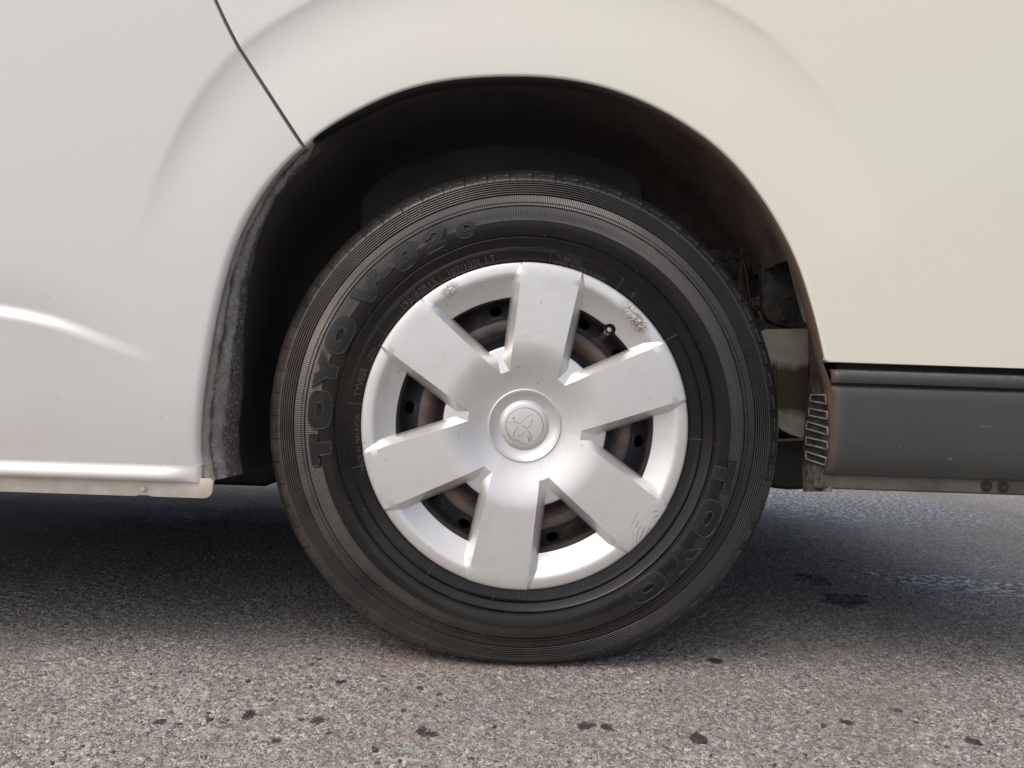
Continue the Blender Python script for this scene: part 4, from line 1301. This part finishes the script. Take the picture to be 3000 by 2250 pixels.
word('107/105L LT', -20.5, 0.2247, 0.0125, spacing=1.06)
word('TUBELESS', 13.2, 0.2285, 0.0080)
word('STEEL BELTED RADIAL', 18.2, 0.2212, 0.0075)
word('E', 38.0, 0.2245, 0.0110)
word('TYV02E', -77.2, 0.2247, 0.0120)
word('-Z01 .', -66.5, 0.2235, 0.0105)
word('MADE IN MALAYSIA', -98.0, 0.2225, 0.0085)
word('01221', 180.5, 0.2318, 0.0105, inward=True, spacing=1.5)
word('CM5@', 169.8, 0.2318, 0.0105, inward=True, spacing=1.1)
word('9359 M 6', 157.5, 0.2318, 0.0105, inward=True, spacing=1.1)
# large hollow letters: outline strokes plus slightly proud black faces
def oval(cx, cy, rx, ry, n=28, p=2.6, slant=0.0):
    out = []
    for k in range(n):
        a = 2 * math.pi * k / n
        ca, sa = math.cos(a), math.sin(a)
        x = rx * math.copysign(abs(ca) ** (2 / p), ca); y = ry * math.copysign(abs(sa) ** (2 / p), sa)
        out.append((cx + x + slant * y, cy + y))
    return out
def letter(loops, phi, r0, sc_, sl=0.0):
    """loops in units of letter height; first is the outline, others are holes"""
    cu = bpy.data.curves.new('letter', 'CURVE')
    cu.dimensions = '2D'; cu.fill_mode = 'BOTH'; cu.extrude = 0.0012
    xs_ = [p_[0] for p_ in loops[0]]
    w = (min(xs_) + max(xs_))
    for lp_ in loops:
        s_ = cu.splines.new('POLY'); s_.points.add(len(lp_) - 1); s_.use_cyclic_u = True
        for pt_, (x, y) in zip(s_.points, lp_):
            pt_.co = ((x + sl * y) * sc_, y * sc_, 0, 1)
    o = bpy.data.objects.new('letter', cu); COL.objects.link(o)
    me = bpy.data.meshes.new_from_object(o.evaluated_get(bpy.context.evaluated_depsgraph_get()))
    bpy.data.objects.remove(o)
    bm = bmesh.new(); bm.from_mesh(me)
    bmesh.ops.remove_doubles(bm, verts=bm.verts, dist=1e-6)
    for ax in (0, 1):
        lo = min(v.co[ax] for v in bm.verts); hi = max(v.co[ax] for v in bm.verts)
        for k in range(1, 13):
            c_ = [0, 0, 0]; nn = [0, 0, 0]; c_[ax] = lo + (hi - lo) * k / 13; nn[ax] = 1
            bmesh.ops.bisect_plane(bm, geom=bm.verts[:] + bm.edges[:] + bm.faces[:], plane_co=c_, plane_no=nn)
    bm.to_mesh(me); bm.free()
    me.polygons.foreach_set('use_smooth', [True] * len(me.polygons))
    to_polar(me, phi, r0, w * sc_, 0.0003, False, True)
    me.set_sharp_from_angle(angle=R(40))
    me.name = 'sidewall_letter'
    me.materials.clear(); me.materials.append(RUB_TEXT); me.materials.append(RUB_LINE)
    bm = bmesh.new(); bm.from_mesh(me)
    for lp_ in loops:             # raised worn outline
        dense = []
        L2 = lp_ + [lp_[0]]
        for (x0, y0), (x1, y1) in zip(L2[:-1], L2[1:]):
            n = max(1, int(math.hypot(x1 - x0, y1 - y0) / 0.12))
            dense += [(x0 + (x1 - x0) * k / n, y0 + (y1 - y0) * k / n) for k in range(n)]
        pth = []
        for x, y in dense + [dense[0]]:
            X, Yl = (x + sl * y) * sc_, y * sc_
            ph = R(phi) + (X - w * sc_ / 2) / r0; rr_ = r0 + Yl
            yv = float(face_y(rr_)) - 0.0012
            pth.append(tuple(float(v) for v in squash(rr_ * math.sin(ph), yv, rr_ * math.cos(ph))))
        T = tube_rows(pth, 0.00055, 5)
        vs = [[bm.verts.new(tuple(v)) for v in row] for row in T]
        for a, b in zip(vs[:-1], vs[1:]):
            for k in range(5):
                f = bm.faces.new((a[k], a[(k + 1) % 5], b[(k + 1) % 5], b[k])); f.smooth = True; f.material_index = 1
    bm.to_mesh(me); bm.free()
    return place('sidewall_letter', me, wheel)
LT = [[(0.0, 1.0), (0.0, 0.62), (0.42, 0.62), (0.42, 0.0), (0.98, 0.0), (0.98, 0.62), (1.40, 0.62), (1.40, 1.0)]]
LO = [oval(0.85, 0.5, 0.85, 0.54, 36, 3.2), oval(0.85, 0.5, 0.33, 0.17, 24, 2.4)]
LY = [[(0.0, 1.0), (0.56, 1.0), (0.80, 0.72), (1.04, 1.0), (1.60, 1.0), (1.08, 0.42), (1.08, 0.0), (0.52, 0.0), (0.52, 0.42)]]
H = 0.0285
for loops, ph in ((LT, -98.4), (LO, -87.4), (LY, -76.4), (LO, -65.6)):
    letter(loops, ph, 0.2590, H)
for loops, ph in ((LT, 101.8), (LO, 115.0), (LY, 128.0), (LO, 141.2)):
    letter(loops, ph, 0.2590, H)
LV = [[(0.0, 1.0), (0.40, 1.0), (0.66, 0.42), (1.10, 1.0), (1.55, 1.0), (0.82, 0.0), (0.36, 0.0)]]
LH = [[(0.0, 0.36), (0.0, 0.62), (0.62, 0.62), (0.62, 0.36)]]
L0 = [oval(0.62, 0.5, 0.58, 0.54, 32, 2.8, 0.25), oval(0.62, 0.5, 0.17, 0.19, 20, 2.2, 0.25)]
L2_ = [[(0.02, 0.0), (0.02, 0.16), (0.72, 0.56), (0.80, 0.68), (0.74, 0.76), (0.58, 0.78), (0.46, 0.70), (0.44, 0.62), (0.14, 0.62), (0.20, 0.84), (0.42, 0.99), (0.74, 1.03), (1.04, 0.97), (1.16, 0.80), (1.12, 0.60), (0.92, 0.44), (0.60, 0.26), (1.02, 0.26), (1.02, 0.0)]]
LE = [[(0.98, 0.34), (0.36, 0.30), (0.40, 0.20), (0.52, 0.15), (0.68, 0.17), (0.86, 0.22), (0.84, 0.08), (0.66, 0.01), (0.44, -0.01), (0.20, 0.05), (0.06, 0.20), (0.05, 0.40), (0.16, 0.60), (0.36, 0.72), (0.60, 0.75), (0.84, 0.70), (0.97, 0.56), (1.00, 0.44)], [(0.38, 0.42), (0.42, 0.54), (0.54, 0.60), (0.68, 0.57), (0.72, 0.46)]]
letter(LV, -50.4, 0.2615, H)
letter(LH, -43.9, 0.2615, H)
letter(L0, -37.2, 0.2615, H, 0.1)
letter(L2_, -27.9, 0.2615, H, 0.1)
letter(LE, -18.6, 0.2620, H * 0.95, 0.05)
# thin radial dividing ribs and mould pips
def rib(phi, r0, r1, w=0.0011):
    me = mesh_raw('dividing_rib', [(0, 0, 0)], [], False)
    vs, fs = [], []
    n = 5
    for k in range(n):
        r_ = r0 + (r1 - r0) * k / (n - 1)
        for sx_, hh in ((-1, 0.0), (-0.5, 0.0009), (0.5, 0.0009), (1, 0.0)):
            q = R(phi) + sx_ * w / 2 / r_
            vs.append(tuple(float(v) for v in squash(r_ * math.sin(q), float(ty_y(r_)) - hh + 0.0001, r_ * math.cos(q))))
    for k in range(n - 1):
        for c_ in range(3):
            a = k * 4 + c_
            fs.append((a, a + 1, a + 5, a + 4))
    me = mesh_raw('dividing_rib', vs, fs, True)
    me.materials.append(RUB_LINE)
    return place('dividing_rib', me, wheel)
for ph in (-105.9, -84.7, -58.5, -31.6, 7.0, 32.2, 57.3, 92.8, 131.0, 165.0, 188.5, 211.0):
    rib(ph, 0.2190, 0.2396)
pip_me = lathe('mould_pip', [(0.0001, -0.0016), (0.0008, -0.0014), (0.0010, 0.0004)], 8)
pip_me.materials.append(RUB_LINE)
for ph in np.arange(4, 364, 30):
    for r_ in (0.2555, 0.2935):
        q = R(float(ph) + (5 if r_ > 0.28 else 0))
        place('mould_pip', pip_me, wheel, tuple(float(v) for v in squash(r_ * math.sin(q), float(ty_y(r_)) - 0.0002, r_ * math.cos(q))))

# the three wheels out of view, for the shade under the van
def copy_wheel(loc, rot):
    w = wheel.copy(); COL.objects.link(w); w.parent = van; w.location = loc; w.rotation_euler = (0, 0, rot)
    w['label'] = 'unseen plain wheel under the far or front end of the van'
    for src in (tyre, cap, drum):
        c = src.copy(); COL.objects.link(c); c.parent = w
for loc, rot in (((-2.57, 0.0, ZC), 0), ((0, YFAR, ZC), math.pi), ((-2.57, YFAR, ZC), math.pi)):
    copy_wheel(loc, rot)
